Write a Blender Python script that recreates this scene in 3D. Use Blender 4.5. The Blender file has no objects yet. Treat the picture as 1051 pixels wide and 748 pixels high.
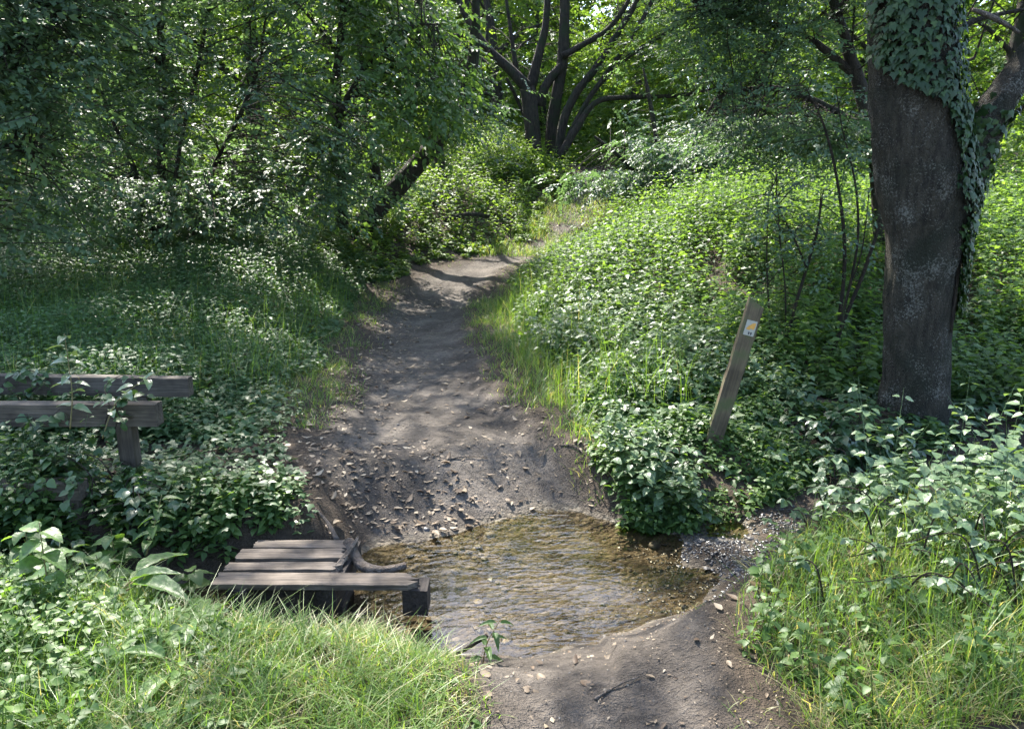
import bpy, bmesh, math, random
import numpy as np
from mathutils import Vector, noise as mnoise

R = np.random.default_rng(7)
random.seed(7)
sc = bpy.context.scene
C = sc.collection
rad = math.radians

# ------------------------------------------------------------------ camera
PITCH, FPX, HCAM = rad(13), 759.0, 1.6
cam_d = bpy.data.cameras.new('camera'); cam = bpy.data.objects.new('camera', cam_d); C.objects.link(cam)
cam_d.lens = 26.0; cam_d.sensor_width = 36.0; cam_d.clip_end = 600; cam_d.clip_start = .05
cam.location = (0, 0, HCAM); cam.rotation_euler = (rad(90) - PITCH, 0, 0)
sc.camera = cam

def P(px, py, Y):
    """world point seen at photo pixel (px, py) at ground distance Y"""
    dx = px - 525.5; up = 374 - py
    d = (dx, FPX*math.cos(PITCH) + up*math.sin(PITCH), -FPX*math.sin(PITCH) + up*math.cos(PITCH))
    t = Y/d[1]
    return np.array([d[0]*t, Y, HCAM + d[2]*t])

# ------------------------------------------------------------------ terrain
def sm(t):
    t = np.clip(t, 0, 1); return t*t*(3 - 2*t)

_pc = np.array([(-6, .3), (1, .3), (2, .28), (2.8, .18), (3.6, .05), (4.1, -.25), (5, -.55), (6, -.72), (8, -1.0), (10, -1.22), (12.3, -1.22),
                (14, -.75), (15.4, .2), (17, 1.1), (19, 1.65), (22, 2.3), (26, 2.6), (60, 3)])
_hw = np.array([(-6, .4), (2, .36), (2.8, .55), (3.5, .78), (4, .82), (5, .70), (6, .58), (9, .52), (12.3, .58), (14, .56), (15.4, .36), (16.6, .22), (17.8, .34), (19, .38), (20.5, .2), (60, .2)])
_sy = np.array([(-12, 3.1), (-3, 3.2), (-1, 3.18), (-.4, 3.3), (.2, 3.50), (.9, 3.56), (1.5, 3.9), (2.2, 4.4), (3.5, 4.9), (6, 5.3), (12, 6)])
_sw = np.array([(-12, .1), (-2, .14), (-1.2, .24), (-.5, .36), (.2, .57), (.72, .38), (1.1, .2), (1.5, .2), (2.2, .22), (12, .2)])
pcx = lambda y: np.interp(y, _pc[:, 0], _pc[:, 1])
phw = lambda y: np.interp(y, _hw[:, 0], _hw[:, 1])
scy = lambda x: np.interp(x, _sy[:, 0], _sy[:, 1])
shw = lambda x: np.interp(x, _sw[:, 0], _sw[:, 1])

def vnoise(x, y, s, seed=0):
    """smooth value noise, vectorised"""
    x = np.asarray(x, float)*s + seed*17.3; y = np.asarray(y, float)*s + seed*9.1
    xi = np.floor(x); yi = np.floor(y); fx = x - xi; fy = y - yi
    def hsh(a, b):
        v = np.sin(a*127.1 + b*311.7 + seed*74.7)*43758.5453
        return v - np.floor(v)
    fx = fx*fx*(3 - 2*fx); fy = fy*fy*(3 - 2*fy)
    return (hsh(xi, yi)*(1-fx)*(1-fy) + hsh(xi+1, yi)*fx*(1-fy) + hsh(xi, yi+1)*(1-fx)*fy + hsh(xi+1, yi+1)*fx*fy)

def pathmask(x, y):
    """>0 inside the worn path (metres from its edge)"""
    e = .16*(vnoise(x, y, 2.2, 3) - .5) + .12*(vnoise(x, y, 6, 4) - .5)
    return phw(y) - np.abs(x - pcx(y)) + e

def H(x, y):
    x = np.asarray(x, float); y = np.asarray(y, float)
    pm = phw(y) - np.abs(x - pcx(y))
    b = .07*(vnoise(x, y, .7, 1) - .5) + .04*(vnoise(x, y, 2.0, 2) - .5)
    b = b + 2.2*sm((y - 14.0)/11) + .3*sm((y - 10.8)/4.5)
    rx = x - pcx(y) - phw(y)
    lx = -(x - pcx(y)) - phw(y)
    b = b + 1.0*sm((rx - .3)/4.0)*sm((y - 5.8)/6)*(1 - .6*sm((y-14)/8))
    b = b + .5*sm(lx/2.5)*sm((y - 5)/7)
    b = b + .14*sm((rx - .3)/.5)*sm((3.3 - y)/.6) + .10*sm((lx - .4)/.5)*sm((2.7 - y)/.5)
    b = b + 1.2*sm((np.abs(x) - 14)/40)
    b = b - .07*sm((pm + .1)/.35)
    d = np.abs(y - scy(x)) - shw(x)
    onp = sm((pm + .35)/.5)
    far = (y > scy(x))
    bank = np.where(~far & (x > -1.5) & (x < 0), .62, .3)*(1 - onp) + onp*np.where(far, 1.05, .85)
    bank = np.where(~far & (x > .4) & (x < 1.5), .7, bank)
    bank = np.where(far & (x > .5) & (x < 3), np.maximum(bank, .35 + .55*sm((x - .5)/.5)*sm((3 - x)/.8)), bank)
    S = 1 - sm((d + .12)/(bank + .12))
    bed = -.37 + .03*(vnoise(x, y, 5, 6) - .5)
    # the stony bar on the right of the ford
    bar = np.exp(-(((x - 1.12)/.3)**2 + ((y - 3.62)/.36)**2))
    bed = bed + .105*bar*(.55 + .9*vnoise(x, y, 6, 63))
    bed = bed + .10*sm((x - 1.25)/.25)
    h = b*(1 - S) + bed*S
    rough = .016*(vnoise(x, y, 13, 8) - .5) + .028*(vnoise(x, y, 5, 9) - .5)
    return h + rough

# ------------------------------------------------------------------ helpers
def tag(o, label=None, cat=None, group=None, kind=None):
    if label: o['label'] = label
    if cat: o['category'] = cat
    if group: o['group'] = group
    if kind: o['kind'] = kind
    return o

def empty(name, loc, label, cat, group=None):
    o = bpy.data.objects.new(name, None); o.empty_display_size = .2; o.location = loc; C.objects.link(o)
    return tag(o, label, cat, group)

def mesh_obj(name, V, F, mats, parent=None, tint=None, smooth=True, midx=None, extra=None):
    """V (n,3); F list of (m,k) index arrays. World coordinates; parent moved to its own place."""
    V = np.asarray(V, np.float32)
    if isinstance(F, np.ndarray): F = [F]
    me = bpy.data.meshes.new(name)
    me.vertices.add(len(V))
    if parent is not None:
        V = V - np.array(parent_world(parent), np.float32)
    me.vertices.foreach_set('co', V.ravel())
    nl = sum(f.size for f in F); npoly = sum(len(f) for f in F)
    me.loops.add(nl); me.polygons.add(npoly)
    me.loops.foreach_set('vertex_index', np.concatenate([f.ravel() for f in F]).astype(np.int32))
    starts = []; o = 0
    for f in F:
        starts.append(o + np.arange(len(f))*f.shape[1]); o += f.size
    me.polygons.foreach_set('loop_start', np.concatenate(starts).astype(np.int32))
    me.polygons.foreach_set('use_smooth', np.full(npoly, smooth, dtype=bool))
    if not isinstance(mats, (list, tuple)): mats = [mats]
    for m in mats: me.materials.append(m)
    if midx is not None: me.polygons.foreach_set('material_index', np.asarray(midx, np.int32))
    if tint is not None:
        a = me.attributes.new('tint', 'FLOAT', 'POINT'); a.data.foreach_set('value', np.asarray(tint, np.float32))
    if extra:
        for k, v in extra.items():
            a = me.attributes.new(k, 'FLOAT', 'POINT'); a.data.foreach_set('value', np.asarray(v, np.float32))
    me.update(calc_edges=True); me.validate()
    ob = bpy.data.objects.new(name, me); C.objects.link(ob)
    if parent is not None: ob.parent = parent
    return ob

def parent_world(p):
    v = np.zeros(3)
    while p is not None:
        v += np.array(p.location); p = p.parent
    return v

def copy_thing(root):
    def cp(o, par):
        c = o.copy(); C.objects.link(c); c.parent = par
        for ch in list(o.children): cp(ch, c)
        return c
    return cp(root, None)

def nrmz(v):
    return v/np.maximum(np.linalg.norm(v, axis=-1, keepdims=True), 1e-9)

# leaf templates: (u along, v across, w up), triangles
T2 = (np.array([(0, 0, 0), (.42, -.5, .06), (1, 0, -.12), (.42, .5, .06)]), np.array([(0, 1, 2), (0, 2, 3)]))
T4 = (np.array([(0, 0, 0), (.38, -.5, .07), (1, 0, -.16), (.38, .5, .07), (.4, 0, 0)]),
      np.array([(0, 1, 4), (1, 2, 4), (2, 3, 4), (3, 0, 4)]))
def _ov(ws=(.8, 1, .55), us=(.16, .45, .76), droop=.26, fold=.09):
    v = [(0, 0, 0)]
    for u, w in zip(us, ws):
        z = -droop*u*u
        v += [(u, -.5*w, z + fold*w), (u, 0, z), (u, .5*w, z + fold*w)]
    v.append((1, 0, -droop))
    t = [(0, 1, 2), (0, 2, 3)]
    for a in (1, 4):
        for k in (0, 1):
            t += [(a+k, a+k+3, a+k+4), (a+k, a+k+4, a+k+1)]
    t += [(7, 10, 8), (8, 10, 9)]
    return np.array(v, float), np.array(t)
TOV = _ov()
TDOCK = _ov((.55, 1, .8), (.12, .45, .78), .45, .14)
TIVY = (np.array([(0, 0, 0), (-.1, .3, .0), (.22, .56, -.05), (.42, .3, .02), (1, 0, -.12), (.42, -.3, .02), (.22, -.56, -.05), (-.1, -.3, 0), (.33, 0, .05)]),
        np.array([(i, (i+1) % 8, 8) for i in range(8)]))

class Leaves:
    """collects leaves, then builds one mesh"""
    def __init__(s): s.V = []; s.F = []; s.T = []; s.n = 0
    def add(s, pos, d, nrm, L, W, tint, tmpl):
        pos = np.asarray(pos, float)
        if len(pos) == 0: return s
        d = nrmz(np.asarray(d, float)); side = nrmz(np.cross(nrm, d)); nn = np.cross(d, side)
        tv, tf = tmpl; k = len(tv)
        L = np.broadcast_to(np.asarray(L, float), (len(pos),)); W = np.broadcast_to(np.asarray(W, float), (len(pos),))
        V = (pos[:, None, :] + tv[None, :, 0, None]*(L[:, None, None])*d[:, None, :]
             + tv[None, :, 1, None]*W[:, None, None]*side[:, None, :] + tv[None, :, 2, None]*L[:, None, None]*nn[:, None, :])
        F = tf[None] + (np.arange(len(pos))*k)[:, None, None] + s.n
        s.V.append(V.reshape(-1, 3)); s.F.append(F.reshape(-1, 3)); s.T.append(np.repeat(np.broadcast_to(tint, (len(pos),)), k))
        s.n += len(pos)*k
        return s
    def strips(s, pts, wid, tint):
        """thin stems: pts (N,K,3) polyline, wid (N,), ribbon of two crossed faces"""
        N, K, _ = pts.shape
        ax = np.zeros((N, 1, 3)); a = R.uniform(0, 2*np.pi, N); ax[:, 0, 0] = np.cos(a); ax[:, 0, 1] = np.sin(a)
        ax2 = np.zeros((N, 1, 3)); ax2[:, 0, 0] = -np.sin(a); ax2[:, 0, 1] = np.cos(a)
        ta = np.linspace(1, .35, K)[None, :, None]*np.asarray(wid)[:, None, None]*.5
        # triangular prism
        ring = np.stack([pts + ax*ta, pts - ax*ta*.5 + ax2*ta*.87, pts - ax*ta*.5 - ax2*ta*.87], 2)  # N,K,3,3
        V = ring.reshape(-1, 3)
        f = []
        for k in range(K-1):
            for j in range(3):
                a0, a1, b0, b1 = k*3+j, k*3+(j+1) % 3, (k+1)*3+j, (k+1)*3+(j+1) % 3
                f += [(a0, a1, b1), (a0, b1, b0)]
        f = np.array(f)
        F = f[None] + (np.arange(N)*K*3)[:, None, None] + s.n
        s.V.append(V); s.F.append(F.reshape(-1, 3)); s.T.append(np.repeat(np.broadcast_to(tint, (N,)), K*3)); s.n += len(V)
        return s
    def build(s, name, mat, parent=None):
        return mesh_obj(name, np.concatenate(s.V), np.concatenate(s.F), mat, parent, tint=np.concatenate(s.T))

class Tubes:
    def __init__(s): s.V = []; s.F = []; s.n = 0
    def add(s, pts, r, sides=8, bump=0., seed=0, bfreq=6., cap=True):
        pts = np.asarray(pts, float); r = np.asarray(r, float); K = len(pts)
        tg = nrmz(np.gradient(pts, axis=0))
        ref = np.array([0, 1., 0]) if abs(tg[0][1]) < .9 else np.array([1., 0, 0])
        V = np.zeros((K, sides, 3)); th = np.arange(sides)*2*np.pi/sides
        u = nrmz(np.cross(tg[0], ref))
        for i in range(K):
            u = nrmz(u - tg[i]*np.dot(u, tg[i])); w = np.cross(tg[i], u)
            rr = np.full(sides, r[i])
            if bump:
                for j in range(sides):
                    q = pts[i] + r[i]*(np.cos(th[j])*u + np.sin(th[j])*w)
                    n1 = mnoise.noise(Vector((q[0]*bfreq, q[1]*bfreq, q[2]*bfreq*.25 + seed)))
                    n2 = mnoise.noise(Vector((q[0]*bfreq*4, q[1]*bfreq*4, q[2]*bfreq*.9 + seed)))
                    rr[j] += bump*(n1 + .45*n2)
            V[i] = pts[i] + rr[:, None]*(np.cos(th)[:, None]*u + np.sin(th)[:, None]*w)
        F = []
        for i in range(K-1):
            for j in range(sides):
                a, b = i*sides+j, i*sides+(j+1) % sides
                F.append((a, b, b+sides)); F.append((a, b+sides, a+sides))
        V = V.reshape(-1, 3)
        if cap:
            V = np.vstack([V, pts[0], pts[-1]]); n0 = K*sides
            for j in range(sides):
                F.append((n0, (j+1) % sides, j)); F.append((n0+1, (K-1)*sides+j, (K-1)*sides+(j+1) % sides))
        s.V.append(V); s.F.append(np.array(F) + s.n); s.n += len(V)
        return s
    def build(s, name, mat, parent=None, smooth=True):
        return mesh_obj(name, np.concatenate(s.V), np.concatenate(s.F), mat, parent, smooth=smooth)

def curve(pts, n):
    """Catmull-Rom resample of (k,m) rows to n rows"""
    p = np.asarray(pts, float)
    if len(p) == 2:
        t = np.linspace(0, 1, n)[:, None]; return p[0]*(1-t) + p[1]*t
    q = np.vstack([2*p[0]-p[1], p, 2*p[-1]-p[-2]])
    out = []
    for t in np.linspace(0, len(p)-1 - 1e-6, n):
        i = int(t); f = t - i
        a, b, c, d = q[i], q[i+1], q[i+2], q[i+3]
        out.append(.5*((2*b) + (-a+c)*f + (2*a-5*b+4*c-d)*f*f + (-a+3*b-3*c+d)*f**3))
    return np.array(out)

# ------------------------------------------------------------------ materials
def mat(name):
    m = bpy.data.materials.new(name); m.use_nodes = True
    nt = m.node_tree; nt.nodes.clear()
    out = nt.nodes.new('ShaderNodeOutputMaterial')
    def N(t, **kw):
        n = nt.nodes.new('ShaderNode' + t)
        for k, v in kw.items(): setattr(n, k, v)
        return n
    def L(a, b): nt.links.new(a, b)
    return m, nt, out, N, L

def ramp(N, stops, interp='LINEAR'):
    r = N('ValToRGB'); e = r.color_ramp; e.interpolation = interp
    while len(e.elements) < len(stops): e.elements.new(.5)
    for el, (p, c) in zip(e.elements, stops):
        el.position = p; el.color = (*c, 1)
    return r

def leaf_mat(name, cols, trans=.35, rough=.38, spec=.5, tcol=None, tboost=1.6, mottle=False):
    m, nt, out, N, L = mat(name)
    a = N('Attribute', attribute_name='tint')
    k = len(cols)
    r = ramp(N, [(i/(k-1), c) for i, c in enumerate(cols)]); L(a.outputs['Fac'], r.inputs[0])
    col = r.outputs[0]
    if mottle:
        geo = N('NewGeometry'); nz = N('TexNoise'); nz.inputs['Scale'].default_value = 70; nz.inputs['Detail'].default_value = 4; L(geo.outputs['Position'], nz.inputs['Vector'])
        r2 = ramp(N, [(.30, (.55, .5, .45)), (.5, (.95, .95, .95)), (.7, (1.25, 1.2, 1.1))]); L(nz.outputs[0], r2.inputs[0])
        mu = N('Mix', data_type='RGBA', blend_type='MULTIPLY'); mu.inputs[0].default_value = .8; L(col, mu.inputs[6]); L(r2.outputs[0], mu.inputs[7]); col = mu.outputs[2]
    b = N('BsdfPrincipled'); L(col, b.inputs['Base Color'])
    b.inputs['Roughness'].default_value = rough
    if mottle:
        bp = N('Bump'); bp.inputs['Strength'].default_value = .5; bp.inputs['Distance'].default_value = .006; L(nz.outputs[0], bp.inputs['Height']); L(bp.outputs[0], b.inputs['Normal'])
    b.inputs['Specular IOR Level'].default_value = spec
    t = N('BsdfTranslucent')
    g = N('Mix', data_type='RGBA', blend_type='MULTIPLY'); g.inputs[0].default_value = 1
    L(col, g.inputs[6]); g.inputs[7].default_value = (*(tcol or (1.5*tboost, 1.45*tboost, .55*tboost)), 1)
    L(g.outputs[2], t.inputs[0])
    mx = N('MixShader'); mx.inputs[0].default_value = trans
    L(b.outputs[0], mx.inputs[1]); L(t.outputs[0], mx.inputs[2]); L(mx.outputs[0], out.inputs[0])
    return m

M = {}
M['leaf_dark'] = leaf_mat('dark leaf', [(.052, .085, .054), (.076, .122, .072), (.105, .16, .082)], .34, .5, .4, tcol=(1.9, 2.1, 1.0))
M['leaf_mid'] = leaf_mat('mid green leaf', [(.04, .078, .032), (.062, .115, .042), (.09, .15, .048)], .40, .55, .35)
M['leaf_light'] = leaf_mat('light green leaf', [(.045, .085, .022), (.075, .13, .03), (.12, .18, .045)], .45, .55, .35)
M['leaf_far'] = leaf_mat('far woodland leaf', [(.04, .075, .02), (.07, .115, .03), (.11, .16, .045)], .45, .6, .25)
M['herb'] = leaf_mat('herb leaf', [(.04, .078, .032), (.062, .118, .045), (.09, .155, .066)], .36, .5, .35, tcol=(2.0, 2.2, 1.0))
M['nettle'] = leaf_mat('nettle leaf', [(.036, .076, .024), (.065, .12, .034), (.115, .185, .05)], .48, .5, .4)
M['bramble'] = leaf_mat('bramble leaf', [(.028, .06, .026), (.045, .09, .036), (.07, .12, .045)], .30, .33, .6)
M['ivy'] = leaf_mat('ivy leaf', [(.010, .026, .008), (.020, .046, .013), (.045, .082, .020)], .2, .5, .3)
M['bramble_sunlit'] = leaf_mat('sunlit-coloured bramble leaf', [(.055, .10, .045), (.08, .135, .062), (.12, .175, .09)], .32, .42, .5, mottle=True)  # lighter copy of the bramble leaf, sunlight put into its colour
M['ivy_ground'] = leaf_mat('ground ivy leaf', [(.028, .06, .024), (.045, .088, .032), (.07, .12, .042)], .30, .45, .4)
M['dock'] = leaf_mat('dock leaf', [(.05, .10, .03), (.075, .14, .035), (.10, .17, .045)], .38, .46, mottle=True)
M['grass'] = leaf_mat('grass blade', [(.05, .10, .02), (.085, .155, .03), (.13, .195, .045), (.30, .26, .14)], .42, .45)
M['litter'] = leaf_mat('dead leaf', [(.06, .038, .024), (.125, .088, .056), (.20, .155, .105), (.31, .26, .19)], .12, .6, .3, tcol=(1, .8, .5))

def ground_mat():
    m, nt, out, N, L = mat('earth')
    geo = N('NewGeometry'); 
    a = N('Attribute', attribute_name='path'); w = N('Attribute', attribute_name='wet')
    def nz(s, d=4, r=.55):
        n = N('TexNoise'); n.inputs['Scale'].default_value = s; n.inputs['Detail'].default_value = d; n.inputs['Roughness'].default_value = r
        L(geo.outputs['Position'], n.inputs['Vector']); return n
    n1 = nz(1.6, 6); n2 = nz(22, 5, .7); n3 = nz(110, 3)
    soil = ramp(N, [(.3, (.035, .026, .018)), (.7, (.085, .062, .042))]); L(n2.outputs[0], soil.inputs[0])
    dirt = ramp(N, [(.28, (.046, .038, .031)), (.48, (.096, .082, .069)), (.72, (.18, .156, .132))]); L(n1.outputs[0], dirt.inputs[0])
    d2 = ramp(N, [(.34, (.42, .40, .38)), (.6, (1.1, 1.08, 1.05))]); L(n2.outputs[0], d2.inputs[0])
    mu = N('Mix', data_type='RGBA', blend_type='MULTIPLY'); mu.inputs[0].default_value = .75
    L(dirt.outputs[0], mu.inputs[6]); L(d2.outputs[0], mu.inputs[7])
    mx = N('Mix', data_type='RGBA'); L(a.outputs['Fac'], mx.inputs[0]); L(soil.outputs[0], mx.inputs[6]); L(mu.outputs[2], mx.inputs[7])
    # gravel of the stream bed
    vo = N('TexVoronoi'); vo.inputs['Scale'].default_value = 38; L(geo.outputs['Position'], vo.inputs['Vector'])
    gr = ramp(N, [(0, (.085, .066, .045)), (.5, (.13, .103, .070)), (.85, (.175, .143, .10)), (1, (.235, .20, .145))]); 
    sep = N('SeparateColor'); L(vo.outputs['Color'], sep.inputs[0]); L(sep.outputs[0], gr.inputs[0])
    mg = N('Mix', data_type='RGBA'); L(w.outputs['Fac'], mg.inputs[0]); L(mx.outputs[2], mg.inputs[6]); L(gr.outputs[0], mg.inputs[7])
    b = N('BsdfPrincipled'); L(mg.outputs[2], b.inputs['Base Color']); b.inputs['Specular IOR Level'].default_value = .3
    ro = N('MapRange'); L(w.outputs['Fac'], ro.inputs[0]); ro.inputs[3].default_value = .95; ro.inputs[4].default_value = .45; L(ro.outputs[0], b.inputs['Roughness'])
    ad = N('Math', operation='ADD'); m1 = N('Math', operation='MULTIPLY'); m1.inputs[1].default_value = .5
    L(n3.outputs[0], m1.inputs[0]); L(n2.outputs[0], ad.inputs[0]); L(m1.outputs[0], ad.inputs[1])
    ad2 = N('Math', operation='MULTIPLY_ADD'); L(vo.outputs['Distance'], ad2.inputs[0]); ad2.inputs[1].default_value = -.6; L(ad.outputs[0], ad2.inputs[2])
    mh = N('Mix', data_type='FLOAT'); L(w.outputs['Fac'], mh.inputs[0]); L(ad.outputs[0], mh.inputs[2]); L(ad2.outputs[0], mh.inputs[3])
    bp = N('Bump'); bp.inputs['Strength'].default_value = 1; bp.inputs['Distance'].default_value = .045
    L(mh.outputs[0], bp.inputs['Height']); L(bp.outputs[0], b.inputs['Normal']); L(b.outputs[0], out.inputs[0])
    return m
M['earth'] = ground_mat()

def water_mat():
    m, nt, out, N, L = mat('stream water')
    geo = N('NewGeometry'); mp = N('Mapping'); mp.inputs['Scale'].default_value = (3.6, 12, 10); mp.inputs['Rotation'].default_value = (0, 0, rad(-14))
    L(geo.outputs['Position'], mp.inputs[0])
    n = N('TexNoise'); n.inputs['Scale'].default_value = 1.0; n.inputs['Detail'].default_value = 3; n.inputs['Distortion'].default_value = .8; L(mp.outputs[0], n.inputs['Vector'])
    n2 = N('TexNoise'); n2.inputs['Scale'].default_value = 42; n2.inputs['Detail'].default_value = 2; L(geo.outputs['Position'], n2.inputs['Vector'])
    wv = N('TexWave', bands_direction='Y'); wv.inputs['Scale'].default_value = 5.5; wv.inputs['Distortion'].default_value = 9; wv.inputs['Detail'].default_value = 3; wv.inputs['Detail Scale'].default_value = 1.4
    mp2 = N('Mapping'); mp2.inputs['Rotation'].default_value = (0, 0, rad(-24)); L(geo.outputs['Position'], mp2.inputs[0]); L(mp2.outputs[0], wv.inputs['Vector'])
    wa = N('Math', operation='MULTIPLY_ADD'); L(wv.outputs['Fac'], wa.inputs[0]); wa.inputs[1].default_value = .07; L(n.outputs[0], wa.inputs[2])
    ml = N('Math', operation='MULTIPLY_ADD'); L(n2.outputs[0], ml.inputs[0]); ml.inputs[1].default_value = .12; L(wa.outputs[0], ml.inputs[2])
    bp = N('Bump'); bp.inputs['Strength'].default_value = 1; bp.inputs['Distance'].default_value = .0085; L(ml.outputs[0], bp.inputs['Height'])
    cn = N('TexNoise'); cn.inputs['Scale'].default_value = 2.2; cn.inputs['Detail'].default_value = 2; L(geo.outputs['Position'], cn.inputs['Vector'])
    cr = N('MapRange'); L(cn.outputs[0], cr.inputs[0]); cr.inputs[1].default_value = .38; cr.inputs[2].default_value = .62; cr.inputs[3].default_value = .12; cr.inputs[4].default_value = 1.0; L(cr.outputs[0], bp.inputs['Strength'])
    fr = N('Fresnel'); fr.inputs[0].default_value = 1.5; L(bp.outputs[0], fr.inputs['Normal'])
    gl = N('BsdfGlossy'); gl.inputs['Roughness'].default_value = .03; L(bp.outputs[0], gl.inputs['Normal'])
    tr = N('BsdfTransparent'); tr.inputs[0].default_value = (.84, .80, .68, 1)
    mx = N('MixShader'); L(fr.outputs[0], mx.inputs[0]); L(tr.outputs[0], mx.inputs[1]); L(gl.outputs[0], mx.inputs[2]); L(mx.outputs[0], out.inputs[0])
    return m
M['water'] = water_mat()

def bark_mat(name, c0, c1, lichen=None, lich=.64, scale=1., moss=None):
    m, nt, out, N, L = mat(name)
    tc = N('NewGeometry'); mp = N('Mapping'); mp.inputs['Scale'].default_value = (26*scale, 26*scale, 5*scale); L(tc.outputs['Position'], mp.inputs[0])
    n = N('TexNoise'); n.inputs['Scale'].default_value = 1; n.inputs['Detail'].default_value = 6; n.inputs['Roughness'].default_value = .65; L(mp.outputs[0], n.inputs['Vector'])
    r = ramp(N, [(.32, c0), (.68, c1)]); L(n.outputs[0], r.inputs[0])
    col = r.outputs[0]
    if moss:
        n4 = N('TexNoise'); n4.inputs['Scale'].default_value = 3.2; n4.inputs['Detail'].default_value = 5; L(tc.outputs['Position'], n4.inputs['Vector'])
        r4 = ramp(N, [(.5, (0, 0, 0)), (.66, (1, 1, 1))]); L(n4.outputs[0], r4.inputs[0])
        mm = N('Mix', data_type='RGBA'); L(r4.outputs[0], mm.inputs[0]); L(col, mm.inputs[6]); mm.inputs[7].default_value = (*moss, 1); col = mm.outputs[2]
    if lichen:
        n3 = N('TexNoise'); n3.inputs['Scale'].default_value = 70; n3.inputs['Detail'].default_value = 5; n3.inputs['Roughness'].default_value = .75; L(tc.outputs['Position'], n3.inputs['Vector'])
        n5 = N('TexNoise'); n5.inputs['Scale'].default_value = 5; n5.inputs['Detail'].default_value = 4; L(tc.outputs['Position'], n5.inputs['Vector'])
        av = N('Math', operation='MULTIPLY_ADD'); L(n5.outputs[0], av.inputs[0]); av.inputs[1].default_value = .55; L(n3.outputs[0], av.inputs[2])
        r3 = ramp(N, [(lich, (0, 0, 0)), (lich + .12, (1, 1, 1))]); sb = N('Math', operation='SUBTRACT'); L(av.outputs[0], sb.inputs[0]); sb.inputs[1].default_value = .275; L(sb.outputs[0], r3.inputs[0])
        ml = N('Mix', data_type='RGBA'); ml0 = N('Math', operation='MULTIPLY'); L(r3.outputs[0], ml0.inputs[0]); ml0.inputs[1].default_value = .8; L(ml0.outputs[0], ml.inputs[0]); L(col, ml.inputs[6]); ml.inputs[7].default_value = (*lichen, 1); col = ml.outputs[2]
    b = N('BsdfPrincipled'); L(col, b.inputs['Base Color']); b.inputs['Roughness'].default_value = .9; b.inputs['Specular IOR Level'].default_value = .25
    vf = N('TexVoronoi', feature='DISTANCE_TO_EDGE'); vm = N('Mapping'); vm.inputs['Scale'].default_value = (24*scale, 24*scale, 6.5*scale)
    wv = N('Mix', data_type='VECTOR'); wv.inputs[0].default_value = .035; L(tc.outputs['Position'], wv.inputs[4]); L(n.outputs['Color'], wv.inputs[5]); L(wv.outputs[1], vm.inputs[0]); L(vm.outputs[0], vf.inputs['Vector'])
    vr = N('MapRange'); L(vf.outputs['Distance'], vr.inputs[0]); vr.inputs[2].default_value = .35
    hh = N('Math', operation='MULTIPLY_ADD'); L(vr.outputs[0], hh.inputs[0]); hh.inputs[1].default_value = .8; L(n.outputs[0], hh.inputs[2])
    bp = N('Bump'); bp.inputs['Strength'].default_value = 1; bp.inputs['Distance'].default_value = .03; L(hh.outputs[0], bp.inputs['Height']); L(bp.outputs[0], b.inputs['Normal'])
    L(b.outputs[0], out.inputs[0]); return m
M['bark'] = bark_mat('grey brown bark', (.022, .019, .014), (.088, .075, .055), (.25, .245, .21), .55, moss=(.03, .032, .02))
M['bark_far'] = bark_mat('dark bark', (.025, .021, .017), (.085, .07, .055), moss=(.04, .05, .025))
M['bark_pale'] = bark_mat('pale dead bark', (.12, .095, .075), (.30, .25, .21))
M['twig'] = bark_mat('twig bark', (.03, .024, .018), (.09, .07, .05), scale=2)

def wood_mat(name, c0, c1, axis=0, moss=None):
    m, nt, out, N, L = mat(name)
    tc = N('TexCoord'); mp = N('Mapping'); s = [70, 70, 70]; s[axis] = 3.2; mp.inputs['Scale'].default_value = s; L(tc.outputs['Object'], mp.inputs[0])
    oi = N('ObjectInfo'); ov = N('VectorMath', operation='SCALE'); ov.inputs[0].default_value = (13, 7, 29); L(oi.outputs['Random'], ov.inputs['Scale'])
    L(ov.outputs[0], mp.inputs['Location'])
    n = N('TexNoise'); n.inputs['Scale'].default_value = 1; n.inputs['Detail'].default_value = 6; n.inputs['Roughness'].default_value = .6; n.inputs['Distortion'].default_value = .6; L(mp.outputs[0], n.inputs['Vector'])
    r = ramp(N, [(.28, c0), (.5, tuple((a+b)/2 for a, b in zip(c0, c1))), (.75, c1)]); L(n.outputs[0], r.inputs[0])
    n2 = N('TexNoise'); n2.inputs['Scale'].default_value = 7; n2.inputs['Detail'].default_value = 5; L(tc.outputs['Object'], n2.inputs['Vector'])
    r2 = ramp(N, [(.35, (.5, .48, .46)), (.65, (1.15, 1.15, 1.15))]); L(n2.outputs[0], r2.inputs[0])
    mu = N('Mix', data_type='RGBA', blend_type='MULTIPLY'); mu.inputs[0].default_value = .85; L(r.outputs[0], mu.inputs[6]); L(r2.outputs[0], mu.inputs[7])
    col = mu.outputs[2]
    if moss:
        r4 = ramp(N, [(.5, (0, 0, 0)), (.62, (1, 1, 1))]); L(n2.outputs[0], r4.inputs[0])
        mm = N('Mix', data_type='RGBA'); L(r4.outputs[0], mm.inputs[0]); L(col, mm.inputs[6]); mm.inputs[7].default_value = (*moss, 1); col = mm.outputs[2]
    b = N('BsdfPrincipled'); L(col, b.inputs['Base Color']); b.inputs['Roughness'].default_value = .8; b.inputs['Specular IOR Level'].default_value = .3
    bp = N('Bump'); bp.inputs['Strength'].default_value = .8; bp.inputs['Distance'].default_value = .006; L(n.outputs[0], bp.inputs['Height']); L(bp.outputs[0], b.inputs['Normal'])
    L(b.outputs[0], out.inputs[0]); return m
M['plank'] = wood_mat('weathered plank', (.038, .029, .022), (.17, .138, .11), 0)
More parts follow.
